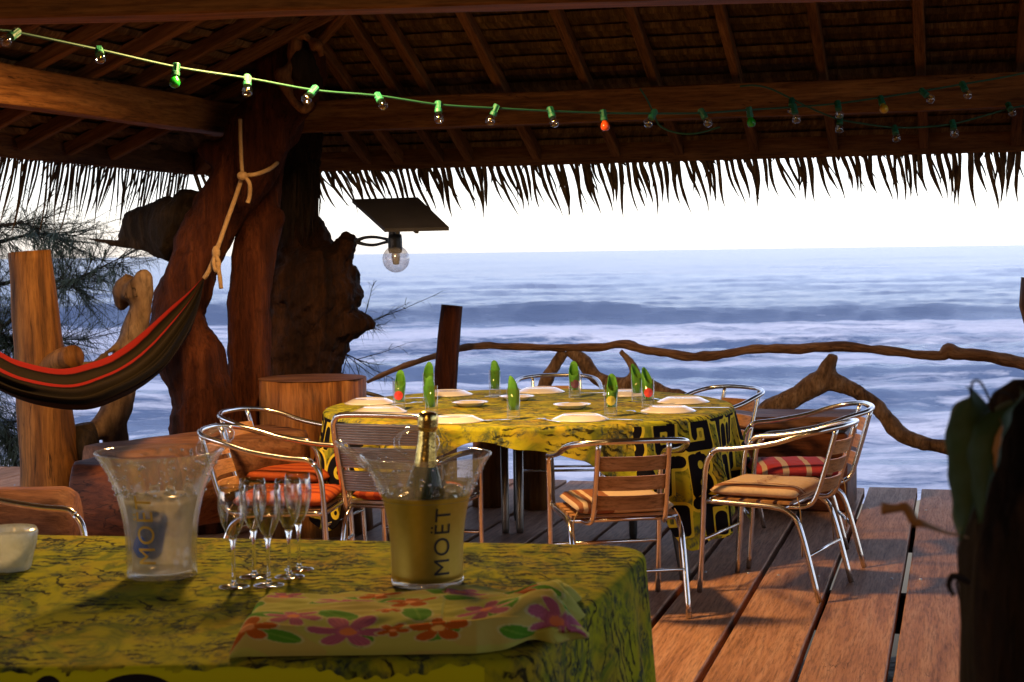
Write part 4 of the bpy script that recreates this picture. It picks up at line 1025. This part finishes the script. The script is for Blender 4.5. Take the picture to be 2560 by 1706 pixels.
def cushion_z(x, y, w=.215, th=.028):
    ex, ey = min(1, abs(x) / w), min(1, abs(y) / w); return th * (1 - .55 * max(ex, ey) ** 6) * (1 + .10 * (1 - ex * ex) * (1 - ey * ey))
def cushion(x, y, rz, mat, label, seed, text=None):
    q = MB(); N = 20; W = .218
    def surf(sg):
        def fn(i, j):
            a, b_ = -1 + 2 * i / (N - 1), -1 + 2 * j / (N - 1)
            px_, py_ = a * W * (1 - .05 * abs(b_) ** 8) , b_ * W * (1 - .05 * abs(a) ** 8)
            e = max(abs(a), abs(b_)); h_ = .030 * (1 - e ** 9) * (1 + .12 * (1 - a * a) * (1 - b_ * b_)) + .004 * NZ.noise(V((px_ * 14, py_ * 14, seed)))*(1 - e ** 9)
            return V((px_, py_ + .03, .030 + sg * h_)), (px_, py_)
        return fn
    q.grid(surf(1), N, N); nb = len(q.f); q.grid(surf(-1), N, N)
    q.f[nb:] = [f[::-1] for f in q.f[nb:]]
    o = q.build('seat_cushion', mat, None, local=True, weld=True); o.location = (x, y, .434); o.rotation_euler = (0, 0, rz)
    WM[o.name] = Matrix.Translation((x, y, .434)) @ Matrix.Rotation(rz, 4, 'Z')
    tag(o, label, 'cushion', 'seat cushions on the metal chairs')
    rnd = random.Random(seed)
    for sg in (-1, 1):
        a = [(sg * .21, -.175, .02), (sg * .232, -.195, -.03), (sg * .225, -.20, -.13), (sg * (.232 + rnd.uniform(-.02, .02)), -.205, -.24)]
        MB().tube(cr(a, 4), .0032, n=5).build('tie', M['rope'], o, local=True)
    if text: 
        q = flat_text(text, .062, .012); vs = [V((-p.x, -p.y, 0)) for p in q.v]
        q.v = [V((p.x, p.y + .03, .0625 + .0032 * (1 - (p.x / W) ** 2) * (1 - (p.y / W) ** 2) + .003)) for p in vs]
        q.build('lettering', plain('brown_lettering', (.24, .09, .04), .9), o, local=True, smooth=False)
    return o
def flat_text(body, size, step=.006):
    cu = bpy.data.curves.new('text', 'FONT'); cu.body = body; cu.size = size; cu.align_x = 'CENTER'; cu.align_y = 'CENTER'; cu.space_character = 1.12
    ob = bpy.data.objects.new('text', cu); C.objects.link(ob); bpy.context.view_layer.update()
    me = ob.evaluated_get(bpy.context.evaluated_depsgraph_get()).to_mesh()
    bm = bmesh.new(); bm.from_mesh(me); bpy.data.objects.remove(ob)
    for ax in ((1, 0, 0), (0, 1, 0)):
        k = -.3
        while k < .3:
            bmesh.ops.bisect_plane(bm, geom=bm.verts[:] + bm.edges[:] + bm.faces[:], plane_co=V(ax) * k, plane_no=V(ax)); k += step
    q = MB(); bm.verts.index_update(); q.add([v.co.copy() for v in bm.verts], [[v.index for v in f.verts] for f in bm.faces]); bm.free(); return q

CH = [('wood', .447, 7.09, 9, 'cush_brown', 'metal armchair with wooden slats, seen from behind at the front right of the laid table', 'cream seat cushion with brown stripes on the chair seen from behind'),
      ('wood', 1.195, 7.465, 62, 'cush_text', 'metal armchair turned left with wooden slats, nearest the open deck on the right', 'cream seat cushion with brown lettering on the nearest right-hand chair'),
      ('wood', 1.42, 8.15, 88, 'cush_red', 'metal armchair standing just behind the right-hand chair with the lettered cushion', 'red and cream striped cushion on the chair behind the lettered one'),
      ('wood', 1.02, 9.12, 122, 'cush_orange', 'metal armchair at the far right of the laid table before the timber bench', 'cushion on the far right chair before the timber bench'),
      ('wood', .28, 10.05, 180, 'cush_brown', 'metal armchair at the back centre of the laid table, only its curved top showing', 'cushion on the back centre chair hidden behind the laid table'),
      ('wood', -.76, 9.12, -125, 'cush_orange', 'metal armchair at the back left of the laid table beside the big stump', 'cushion on the back left chair beside the big stump'),
      ('wood', -1.10, 8.22, -107, 'cush_orange', 'metal armchair on the left side turned right, its wooden slats facing us', 'bright orange cushion on the left chair whose slats face us'),
      ('wood', -1.05, 7.42, -97, 'cush_orange', 'metal armchair on the left nearest the ice buckets, seen side on', 'striped orange cushion on the left chair nearest the ice buckets'),
      ('rib', -.48, 7.50, -20, 'cush_orange', 'armchair with wide ribbed aluminium back, seen from behind at the table\'s front left', 'orange cushion on the chair with the ribbed aluminium back'),
      ('wood', -1.78, 5.55, -92, None, 'metal armchair at the left edge behind the front table, only its arm showing', None)]
used = set()
for kind, x, y, dz, cu, lab, clab in CH:
    pr = wood_chair if kind == 'wood' else rib_chair
    if kind not in used:
        used.add(kind); pr.location = (x, y, 0); pr.rotation_euler = (0, 0, rad(dz)); pr['label'] = lab
    else: dup(pr, (x, y, 0), rad(dz), lab)
    if cu: cushion(x, y, rad(dz), M[cu], clab, int(x * 100) + 7, 'TRADITION' if cu == 'cush_text' else None)

# ---------------------------------------------------------------- front table, its cloth and what stands on it
FZ = .750
FR, NR, NL_, FL_ = (.36, 4.42), (.01, 3.20), (-2.1, 3.20), (-2.1, 4.86)
ft = thing('front_table', (-.8, 3.9, 0), 'near table in the foreground hidden under its yellow printed cloth', 'table')
q = MB(); tp4 = [FL_, FR, NR, NL_]; cxy = V((-.9, 3.9, 0))
ins = [cxy + (V((*p, 0)) - cxy) * .975 for p in tp4]
q.add([V((p.x, p.y, FZ - .004)) for p in ins] + [V((p.x, p.y, FZ - .035)) for p in ins], [(3, 2, 1, 0), (4, 5, 6, 7)] + [(i, (i + 1) % 4, 4 + (i + 1) % 4, 4 + i) for i in range(4)])
q.build('table_top', M['slab'], ft, smooth=False)
for x, y in ((.16, 4.25), (-.12, 3.36), (-1.9, 3.36), (-1.9, 4.6)): MB().box((x, y, (FZ - .036) / 2), (.05, .05, FZ - .036)).build('leg', M['darkleg'], ft, smooth=False, bevel=.004)
# rounded-corner outline of the near cloth, walked by length
def round_loop(corners, rads, step=.01):
    out = []; n = len(corners)
    for i in range(n):
        p0, p1, p2 = [V((*corners[k % n], 0)) for k in (i - 1, i, i + 1)]
        a, b = (p0 - p1).normalized(), (p2 - p1).normalized(); r = rads[i]
        s, e = p1 + a * r, p1 + b * r
        for k in range(11):
            t = k / 10; out.append((s * (1 - t) ** 2 + p1 * 2 * t * (1 - t) + e * t * t))
    pts = []; L = [0]
    for i in range(len(out)): L.append(L[-1] + (out[(i + 1) % len(out)] - out[i]).length)
    return out, L
lo_, Ll = round_loop([FL_, FR, NR, NL_], [.05, .16, .06, .05])
def f_at(t):
    d = (t % 1) * Ll[-1]; import bisect
    i = min(len(lo_) - 1, bisect.bisect_right(Ll, d) - 1); k = (d - Ll[i]) / max(1e-9, Ll[i + 1] - Ll[i])
    return lo_[i] + (lo_[(i + 1) % len(lo_)] - lo_[i]) * k
def f_loop(t): p = f_at(t); return (p.x, p.y)
def f_nrm(t):
    a, b = f_at(t - .004), f_at(t + .004); d = (b - a).normalized(); return (-d.y, d.x)
def f_hem(t): return .62 + .01 * sin(t * 60)
def f_fold(t, d):
    a = t * Ll[-1]; k = min(1, d / .4); return k * (.03 + .022 * sin(a * 11 + 1.2 * sin(a * 3)) + .012 * sin(a * 25)) + .02 * d
def f_motif(t, s_, d):                                  # plain yellow border with bold black motif tops along the near drop
    p = f_at(t)
    if p.y > 3.24 or p.x > -.06: return 9
    for px_, w_ in ((115, .036), (335, .085)):
        x0 = P(px_, 1712, 3.16).x
        e_ = ((p.x - x0) / w_) ** 2 + ((d - .075) / .05) ** 2
        if e_ < 1.6: return -2 + (e_ - 1) * .5
    return .022 - d + .03 * NZ.noise(V((p.x * 9, d * 10, 1))) + .012 * NZ.noise(V((p.x * 40, d * 40, 2)))
fcl = cloth('tablecloth', M['cloth_near'], f_loop, f_nrm, f_hem, f_fold, FZ + .002, 1500, 90, f_motif, inner=40, rip=.004)
tag(fcl, 'olive yellow marbled cloth with dark streaks covering the near foreground table', 'tablecloth')
FT = FZ + .006

def ears(rim, z, tilt, angs, parent, mat):
    for a in angs:
        c, s_ = cos(a), sin(a); pts = []
        for k in range(15):
            b_ = pi * 2 * k / 15; r_, h_, w_ = rim + .030 + .036 * cos(b_), z + .005 + .034 * cos(b_) * tilt, .052 * sin(b_)
            pts.append((c * r_ - s_ * w_, s_ * r_ + c * w_, h_, .0075))
        MB().tube(pts, n=8, closed=True).build('handle', M[mat], parent, local=True)
def wrap_text(parent, body, size, mat, prof_r, ang0, z0, off):
    q = flat_text(body, size, .004); q2 = MB(); vs = []
    for p in q.v:                                       # reading upwards round the bucket wall
        z = z0 + p.x; r = prof_r(z) + off; a = ang0 - p.y / r; vs.append(V((r * cos(a), r * sin(a), z)))
    q2.add(vs, q.f); return q2.build('lettering', M[mat], parent, local=True, smooth=False)
BPROF = [(.0865, 0), (.0875, .06), (.0915, .12), (.100, .17), (.112, .215), (.128, .255), (.146, .29), (.160, .312)]
def br(z):
    for (r0_, z0_), (r1_, z1_) in zip(BPROF, BPROF[1:]):
        if z <= z1_: return r0_ + (r1_ - r0_) * (z - z0_) / (z1_ - z0_)
    return BPROF[-1][0]
SB = [p[:2] for p in cr(BPROF, 4)]
def ice(parent, n, zc, spread, seed, dz=.012, size=.03):
    rnd = random.Random(seed)
    for k in range(n):
        a, rr = rnd.uniform(0, 2 * pi), spread * math.sqrt(rnd.random()); s_ = size * rnd.uniform(.7, 1.15)
        T = Matrix.Translation((rr * cos(a), rr * sin(a), zc + rnd.uniform(-dz, dz))) @ Matrix.Rotation(rnd.uniform(0, 3), 4, V((rnd.gauss(0, 1), rnd.gauss(0, 1), rnd.gauss(0, 1))).normalized())
        MB().box((0, 0, 0), (s_, s_ * rnd.uniform(.7, 1), s_ * rnd.uniform(.6, 1)), T).build('ice_cube', M['ice'], parent, local=True, smooth=False, bevel=.005)
t = MT('ice'); t.set(Base_Color=(.9, .9, .88), Roughness=.12, Transmission_Weight=.75, IOR=1.25); M['ice'] = t.m
def drops(parent, n, z0, z1, seed, prof=br, off=.0):
    rnd = random.Random(seed); q = MB()
    for k in range(n):
        z, a = rnd.uniform(z0, z1), rnd.uniform(0, 2 * pi); r = prof(z) + off
        q.ball((r * cos(a), r * sin(a), z), rnd.choice((.0018, .0024, .0032, .0045)), 6, (1, 1, 1.15))
    tag(q.build('water_drop', M['drop'], parent, local=True), kind='stuff')

# gold bucket with the bottle
gb = thing('ice_bucket', (*G(1069, 1456, FT).xy, FT), 'gold champagne bucket with clear flared rim and black lettering, bottle standing in its ice', 'ice bucket', 'champagne buckets on the front table')
MB().lathe([(0, .0), (.087, .0), (.0885, .004), (.0885, .012), (.0, .012)], 48).build('base_ring', M['acrylic'], gb, local=True)
low = [p for p in SB if p[1] <= .212]
MB().lathe([(0, .0125), (.086, .0125)] + [(r, z + .0128) for r, z in low] , 64).build('gold_sleeve', M['gold'], gb, local=True)
zt_ = low[-1][1] + .013
MB().lathe([(r, z) for r, z in SB if z >= zt_ - .01] + [(.1605, .3135), (.158, .3135)] + [(r - .004, z) for r, z in SB[::-1] if z >= .02], 64).build('clear_rim', M['acrylic'], gb, local=True)
MB().lathe([(0, .21), (.06, .212), (.108, .205)], 40).build('ice_water', M['fog'], gb, local=True)
ears(.150, .315, 1.0, (rad(200), rad(100)), gb, 'acrylic')
wrap_text(gb, 'MOËT', .058, 'ink', lambda z: br(max(0, z - .012)), rad(-62), .112, .0012)
ice(gb, 26, .222, .088, 3, .014); drops(gb, 130, .225, .30, 4)
bt_ = thing('champagne_bottle', gb.location + V((-.018, .0, .026)), 'dark green champagne bottle with gold foil neck standing in the gold bucket', 'bottle')
q = MB().lathe([(0, 0), (.044, 0), (.045, .01), (.045, .17), (.042, .20), (.033, .235), (.024, .262)], 32).build('glass_body', M['bottle'], bt_, local=True)
fo = [(.0245, .255), (.0215, .29), (.019, .32), (.0178, .345), (.0182, .35), (.0205, .352), (.0208, .372), (.0195, .383), (.017, .389), (.010, .393), (0, .394)]
MB().lathe([(r * (1 + .03 * (k % 2)), z) for k, (r, z) in enumerate([p[:2] for p in cr(fo, 3)])], 30).build('foil', M['foil'], bt_, local=True)
bt_.scale = (1.16, 1.16, 1.0); bt_.rotation_euler = (rad(2), rad(4), 0)
# clear bucket
cb = thing('ice_bucket', (*G(406, 1437, FT).xy, FT), 'clear frosted champagne bucket of ice water with gold lettering, left of the flutes', 'ice bucket', 'champagne buckets on the front table')
MB().lathe([(0, .003), (.086, .0)] + SB + [(.1612, .3135), (.158, .3135)] + [(r - .0045, max(z, .012)) for r, z in SB[::-1]] + [(0, .012)], 64).build('clear_wall', M['acrylic'], cb, local=True)
MB().lathe([(0, .014)] + [(r - .014, max(.014, z)) for r, z in SB if z <= .20] + [(.09, .2), (0, .202)], 48).build('ice_water', M['fog'], cb, local=True)
ears(.150, .315, 1.0, (rad(50),), cb, 'acrylic')
wrap_text(cb, 'MOËT', .062, 'goldink', br, rad(-100), .128, .0015)
ice(cb, 14, .20, .072, 8, .016); drops(cb, 170, .205, .305, 6)
cn = thing('drink_can', cb.location + V((-.030, -.040, .05)), 'blue drink can floating in the icy water of the clear bucket', 'can'); cn.rotation_euler = (rad(-6), rad(10), 0); cn.scale = (1.12, 1.12, 1.0)
MB().lathe([(0, .004), (.022, .0), (.027, .008), (.033, .02), (.033, .10), (.027, .116), (.026, .12), (0, .117)], 28).build('can_body', M['can'], cn, local=True)
MB().lathe([(0, .1175), (.0262, .1205), (.0268, .119)], 28).build('can_lid', M['steel'], cn, local=True)
# flutes
fl = thing('champagne_flute', (0, 0, 0), 'proto', 'flute', 'champagne flutes on the front table')
MB().lathe([(0, .118), (.006, .118), (.013, .126), (.024, .152), (.031, .182), (.0325, .205), (.030, .232), (.0272, .2455), (.0262, .2455), (.029, .232), (.0314, .205), (.030, .183), (.023, .153), (.012, .128), (0, .122)], 36).build('bowl', M['flute'], fl, local=True)
MB().lathe([p_[:2] for p_ in cr([(.010, .004), (.0055, .013), (.0042, .04), (.0042, .09), (.0062, .106), (.0085, .118), (0, .1185)], 3)], 20).build('stem', M['stem'], fl, local=True)
MB().lathe([(0, 0), (.034, 0), (.035, .0012), (.030, .0025), (.012, .005), (0, .006)], 36).build('foot', M['flute'], fl, local=True)
for k, (x, y, where) in enumerate([(585, 1467, 'front left, nearest the clear bucket'), (636, 1442, 'back left, second nearest the clear bucket'), (672, 1463, 'front right, nearest the floral cloth'), (724, 1442, 'right, just before the rearmost flute'), (748, 1424, 'rearmost of the five')]):
    p = G(x, y, FT); lab = 'empty tulip champagne flute, ' + where
    if k == 0: fl.scale = (1.08, 1.08, 1.0); fl.location = (p.x, p.y, FT); fl['label'] = lab
    else: dup(fl, (p.x, p.y, FT), k, lab)
# frosted bowl at the left edge
p = G(28, 1424, FT); lathe_obj('glass_bowl', [(0, .0), (.045, 0), (.05, .006), (.055, .03), (.066, .07), (.070, .098), (.066, .108), (.062, .098), (.057, .06), (.045, .02), (0, .014)], 28, (p.x, p.y, FT), M['frost'], 'small frosted glass bowl with crinkled rim at the left end of the front table', 'bowl')

# folded floral cloth
def flower_col(u, v):
    # u across (m), v over the pile from the far edge to the near hem (m)
    base = (.36, .37, .075) if NZ.noise(V((u * 6, v * 6, 2))) > -.1 else (.38, .33, .08)
    col = base
    def put(cx_, cy_, R, c, ctr, n=5, w=.34, ph=0):
        nonlocal col
        dx, dy = u - cx_, v - cy_; r = math.hypot(dx, dy); a = math.atan2(dy, dx) + ph
        q_ = (a * n / (2 * pi)) % 1 - .5
        lim = R * (1 - (abs(q_) * 2) ** 2.2 * .75)
        if r < lim:
            k = r / R; f = 1 - .25 * abs(math.sin(a * n * 3)) * (k > .3)
            col = ctr if k < .22 else tuple(c_ * f for c_ in c)
        elif r < lim + .006: col = (.42, .38, .18)
    PK, OR, GN = (.38, .11, .17), (.42, .10, .012), (.07, .22, .018)
    def leaf(cx_, cy_, L, W, an):
        nonlocal col
        dx, dy = u - cx_, v - cy_; x_, y_ = dx * cos(an) + dy * sin(an), -dx * sin(an) + dy * cos(an)
        e = (x_ / L) ** 2 + (y_ / W) ** 2
        if e < 1: col = (.12, .28, .03) if abs(y_) < .003 else GN
        elif e < 1.3: col = (.40, .40, .16)
    for i in range(5):                                  # two rows of blooms, irregularly spaced
        for L_ in ((i * .155 - .30 + .02 * sin(i * 5), .47, .10, .03, .7 * i), (i * .16 - .27, .60 + .015 * sin(i * 3), .085, .026, .5 + i), (i * .15 - .36, .30, .08, .026, 1 + i * .6), (i * .17 - .30, .12, .09, .03, 2 + i)):
            leaf(L_[0], L_[1], L_[2] * .55, L_[3], L_[4])
    for x_, y_, R_, c_, ct, n_ in ((-.135, .565, .082, PK, (.62, .2, .06), 6), (-.25, .49, .058, PK, (.62, .22, .08), 6), (.045, .575, .062, OR, (.7, .45, .12), 5), (-.045, .565, .034, OR, (.7, .3, .1), 5), (.14, .47, .06, PK, (.6, .2, .1), 6), (-.335, .56, .06, OR, (.7, .3, .1), 5),
                                  (-.16, .25, .07, PK, (.6, .2, .1), 6), (-.02, .33, .055, OR, (.7, .3, .1), 5), (.18, .28, .07, OR, (.7, .3, .1), 5), (-.3, .2, .05, PK, (.6, .2, .1), 6), (.08, .16, .06, PK, (.6, .2, .1), 6), (.27, .4, .05, OR, (.6, .3, .1), 5), (-.1, .08, .05, OR, (.7, .3, .1), 5), (.27, .55, .06, PK, (.6, .2, .1), 6), (-.06, .44, .03, OR, (.7, .3, .1), 5)):
        put(x_, y_, R_, c_, ct, n_, ph=x_ * 20)
    return col
def towel():
    ctr = V((-.20, 3.50, FT)); q = MB(); cols = []; NU, NVv = 300, 190
    def fn(i, j):
        u = -.37 + .70 * i / (NU - 1); v = .70 * j / (NVv - 1)
        thick = .066 - .012 * NZ.noise(V((u * 3, 1, 1)))
        # over the top (0 .. .54), round the fold, down the near face
        fy, e = .0, .0
        if v < .55:
            y = -.26 + (.55 - v) * .74; z = thick * min(1, .55 + v * 1.6) + .016 * NZ.noise(V((u * 5, v * 6, 3))) + .005 * NZ.noise(V((u * 16 + v * 6, v * 22, 5))) + .006 * sin(u * 20 + v * 8) * (u > .05)
            k = max(0, (v - .47) / .08); z -= .012 * k * k
        else:
            k = (v - .55) / .15; y = -.26 - .022 * sin(min(1, k * 1.2) * pi * .5) + .012 * k; z = (thick - .012) * (1 - k) + .002 + .006 * sin(u * 15) * (1 - k)
        x = u
        sc_ = max(0, (u - .12) / .21)                   # scrunched right end sliding to the right
        x += sc_ * .02 * sin(v * 26); z += sc_ * (.018 * sin(v * 30 + u * 25) - .01 * (sc_ > .8)); y += sc_ * (.10 + .02 * sin(u * 60))
        z = max(z, .002 + .0)
        if u < -.33: z *= max(.08, 1 - ((-.33 - u) / .04) ** 2)
        if u > .29: z *= max(.08, 1 - ((u - .29) / .04) ** 2)
        pw = ctr + V((x, y, z)); 
        cols.append(flower_col(u, v)); return pw, (u, v)
    q.grid(fn, NU, NVv)
    o = q.build('folded_cloth', M['floral'])
    at = o.data.color_attributes.new('print', 'FLOAT_COLOR', 'POINT')
    at.data.foreach_set('color', np.array([(*c, 1) for c in cols], dtype=np.float32).ravel())
    sm = o.modifiers.new('t', 'SOLIDIFY'); sm.thickness = .004; sm.offset = -1
    tag(o, 'folded yellow-green cloth with pink and orange flowers on the near edge of the table', 'cloth')
t = MT('floral_print'); at = t.n('Attribute'); at.attribute_name = 'print'
t.set(Base_Color=at.outputs['Color'], Roughness=.9, Specular_IOR_Level=.05); t.bump(t.noise(t.coord('Object'), 90, 3), .2, .003); M['floral'] = t.m
towel()
q = MB()
for k in range(3):
    q.tube(cr([tuple(P(1250 + 30 * k, 1600 - 8 * k, 3.48)), tuple(P(1300 + 30 * k, 1578 - 5 * k, 3.52)), tuple(P(1350 + 25 * k, 1560, 3.58)), tuple(P(1395 + 12 * k, 1545 + 6 * k, 3.62))], 5), .016, n=10, bump=.35, freq=25)
o = organic(q, 'red_cloth', plain('red_fabric', (.22, .03, .02), .85), voxel=.006, lump=.01, fine=.0, smooth=4); tag(o, 'dark red cloth end poking from under the right end of the floral cloth', 'cloth')

# ---------------------------------------------------------------- string lights
def string(name, label, line, bulbs, Yf, extra=()):
    root = thing(name, tuple(P(line[0][0], line[0][1], Yf(line[0][0]))), label, 'string lights')
    pts = cr([tuple(P(x, y, Yf(x))) for x, y in line], 8)
    MB().tube(pts, .0055, n=6, cap=False).build('cord', M['cord'], root)
    for e_ in extra: MB().tube(cr([tuple(P(x, y, Yf(x))) for x, y in e_], 8), .0055, n=6, cap=False).build('cord', M['cord'], root)
    for (sx, sy, bx, by, kind) in bulbs:
        Y = Yf(sx); a = P(sx, sy, Y); b = P(bx, by, Y); d = (b - a); L = d.length; d.normalize(); sc = 4.4 / F * Y / 4.4
        # tilt out of the picture plane so that every socket keeps its real length
        real = .064; 
        if L < real: d = (d * L + V((0, -1, 0)) * math.sqrt(real * real - L * L)).normalized()
        T = d.to_track_quat('Z', 'Y').to_matrix().to_4x4(); T.translation = a
        q = MB(); 
        prof = [(0, -.016), (.013, -.016), (.0145, -.012), (.0145, .018), (.0175, .022), (.0175, .036), (.015, .038), (0, .038)]
        q.lathe(prof, 14, M=T)
        for k in range(6):
            an = 2 * pi * k / 6; q.box((.0145 * cos(an), .0145 * sin(an), .002), (.004, .004, .03), T)
        so = q.build('socket', M['socket'], root, smooth=False)
        MB().lathe([(.011, .036), (.012, .042), (.019, .052), (.0225, .064), (.021, .076), (.014, .085), (0, .0875)], 18, M=T).build('bulb', M[kind], so)
        if kind == 'bulbclear': MB().lathe([(0, .05), (.005, .05), (.004, .066), (0, .067)], 6, M=T).build('filament', M['foil'], so)
    return root
cl, gr_, og, ye = 'bulbclear', 'bulbgreen', 'bulborange', 'bulbyellow'
f1 = lambda x: 6.2 + min(x, 1900) / 1900 * 2.25
o_ = lambda l, dx, dy: [(dx + a / 2.613, dy + b / 2.613, dx + c / 2.613, dy + d / 2.613, k) for a, b, c, d, k in l]
bl = o_([(105, 215, 65, 275, cl), (648, 330, 676, 388, cl), (1150, 440, 1147, 540, gr_), (1615, 515, 1622, 602, cl), (2055, 585, 2012, 650, cl)], 0, 0) + \
     o_([(378, 630, 415, 690, cl), (773, 685, 777, 775, cl), (1148, 705, 1112, 790, cl), (1505, 722, 1530, 802, cl), (1850, 740, 1862, 825, og), (2182, 738, 2142, 805, cl)], 800, 0) + \
     o_([(246, 732, 283, 802, cl), (556, 720, 570, 802, gr_), (848, 700, 860, 778, cl), (1135, 680, 1137, 752, cl), (1417, 648, 1425, 715, ye), (1688, 598, 1728, 652, cl), (1950, 555, 1972, 622, cl)], 1660, 0)
string('string_lights', 'green festoon cord of small bulbs strung low across the whole front of the roof', [(-60, 62), (0, 76), (105 / 2.613, 215 / 2.613 - 1), (248, 125), (440, 168), (618, 196), (786, 226), (945, 240), (1096, 262), (1239, 271), (1376, 278), (1508, 283), (1635, 284), (1754, 283), (1873, 275), (1985, 268), (2094, 259), (2202, 244), (2306, 228), (2406, 211), (2500, 195), (2600, 175)], bl, f1)
f2 = lambda x: 8.75
b2 = o_([(1150, 775, 1138, 845, cl), (1508, 840, 1508, 905, cl), (1886, 805, 1888, 875, cl), (2250, 690, 2255, 738, cl), (835, 660, 825, 720, cl)], 1660, 0)
string('string_lights', 'second dimmer festoon cord looping behind the first along the eave beam at the right', [(1850, 216), (1885, 214), (1925, 222), (1980, 248), (2020, 268), (2090, 296), (2160, 310), (2237, 319), (2310, 318), (2382, 310), (2460, 290), (2523, 272), (2600, 258)], b2, f2, [[(1600, 222), (1618, 250), (1634, 284), (1650, 315), (1690, 332), (1740, 334), (1800, 318)]])

# ---------------------------------------------------------------- fibrous trunk with a leaf at the right edge
tr_ = thing('fern_trunk', (.70, 2.2, 0), 'dark fibrous trunk close at the right edge with a big green leaf and dry curls', 'plant')
q = MB(); pl = []
for k in range(15):
    z = 1.33 * k / 14; pl.append((P(2592 - 4 * sin(k), 1000, 2.2).x + .004 * sin(k * 2), 2.2, z, (.098 + .006 * sin(k * 1.3)) * (1 - .35 * max(0, (z - 1.15) / .2))))
xt = pl[-1][0]; pl += [(xt, 2.2, 1.352, .055), (xt + .003, 2.2, 1.368, .034), (xt + .004, 2.2, 1.374, .006)]
q.tube(pl, n=36, bump=.13, freq=26); q.build('trunk', M['fern'], tr_)
q = MB(); rnd = random.Random(4)
for k in range(130):
    a = rnd.uniform(0, 2 * pi); z = rnd.uniform(.2, 1.34); r = .095; b = V((pl[0][0] + r * cos(a), 2.2 + r * sin(a), z)); o_d = V((cos(a), sin(a), 0))
    L = rnd.uniform(.03, .12); q.tube([(*b, .0022), (*(b + o_d * .012 + V((0, 0, -L * .5))), .002), (*(b + o_d * .008 + V((0, 0, -L))), .0007)], n=4, cap=False)
tag(q.build('fibre', M['fern'], tr_), kind='stuff')
def blade(pts, wd, th=.012, curl=.02):
    q = MB(); n = len(pts)
    def fn(i, j):
        p = pts[i]; k = i / (n - 1); w_ = wd * (sin(pi * min(1, k * 1.02) ** .75) ** .8 if 0 < k < 1 else 0.02); s_ = -1 + 2 * j / 8
        return V(p) + V((w_ * s_ * .5, curl * (s_ * s_) + .006 * sin(k * 25) * abs(s_), .008 * s_)), (k, s_)
    q.grid(fn, n, 9); return q
lp = [tuple(q_) for q_ in cr([tuple(P(x, y, Y)) for x, y, Y in [(2426, 984, 2.1), (2430, 1040, 2.1), (2436, 1120, 2.09), (2436, 1200, 2.08), (2424, 1280, 2.07), (2404, 1345, 2.06)]], 6)]
q = blade(lp, .062); o = q.build('leaf', M['leaf'], tr_); sm = o.modifiers.new('t', 'SOLIDIFY'); sm.thickness = .0015
lp = [tuple(q_) for q_ in cr([tuple(P(x, y, Y)) for x, y, Y in [(2560, 985, 2.12), (2510, 1030, 2.08), (2480, 1100, 2.06), (2470, 1200, 2.05), (2455, 1300, 2.05)]], 6)]
q = blade(lp, .05); o = q.build('leaf', M['leaf'], tr_); sm = o.modifiers.new('t', 'SOLIDIFY'); sm.thickness = .0015
for pts in ([(2490, 1045, 2.1), (2470, 990, 2.08), (2450, 955, 2.06), (2432, 955, 2.05), (2428, 985, 2.05)], [(2540, 1010, 2.1), (2520, 985, 2.08), (2495, 985, 2.06), (2485, 1020, 2.06)]):
    MB().tube(cr([tuple(P(*p)) for p in pts], 6), .0018, n=5).build('tendril', M['fern'], tr_)
MB().tube(cr([(*P(2420, 1455, 2.1), .004), (*P(2385, 1440, 2.05), .0045), (*P(2372, 1462, 2.04), .004), (*P(2384, 1490, 2.04), .0025)], 6), n=6).build('dry_curl', M['fern'], tr_)
MB().tube(cr([(*P(2420, 1345, 2.1), .0016), (*P(2360, 1330, 2.0), .002), (*P(2312, 1311, 1.95), .004), (*P(2288, 1305, 1.95), .006), (*P(2272, 1280, 1.95), .006), (*P(2262, 1268, 1.95), .006), (*P(2240, 1272, 1.95), .005), (*P(2204, 1272, 1.95), .008)], 6), n=8, flat=.7).build('dry_curl', M['dryleaf'], tr_)
lp = [tuple(q_) for q_ in cr([tuple(P(x, y, Y)) for x, y, Y in [(2505, 1060, 2.06), (2500, 1100, 2.05), (2492, 1150, 2.05), (2490, 1175, 2.05)]], 5)]
q = blade(lp, .016); o = q.build('dry_leaf', M['dryleaf'], tr_)
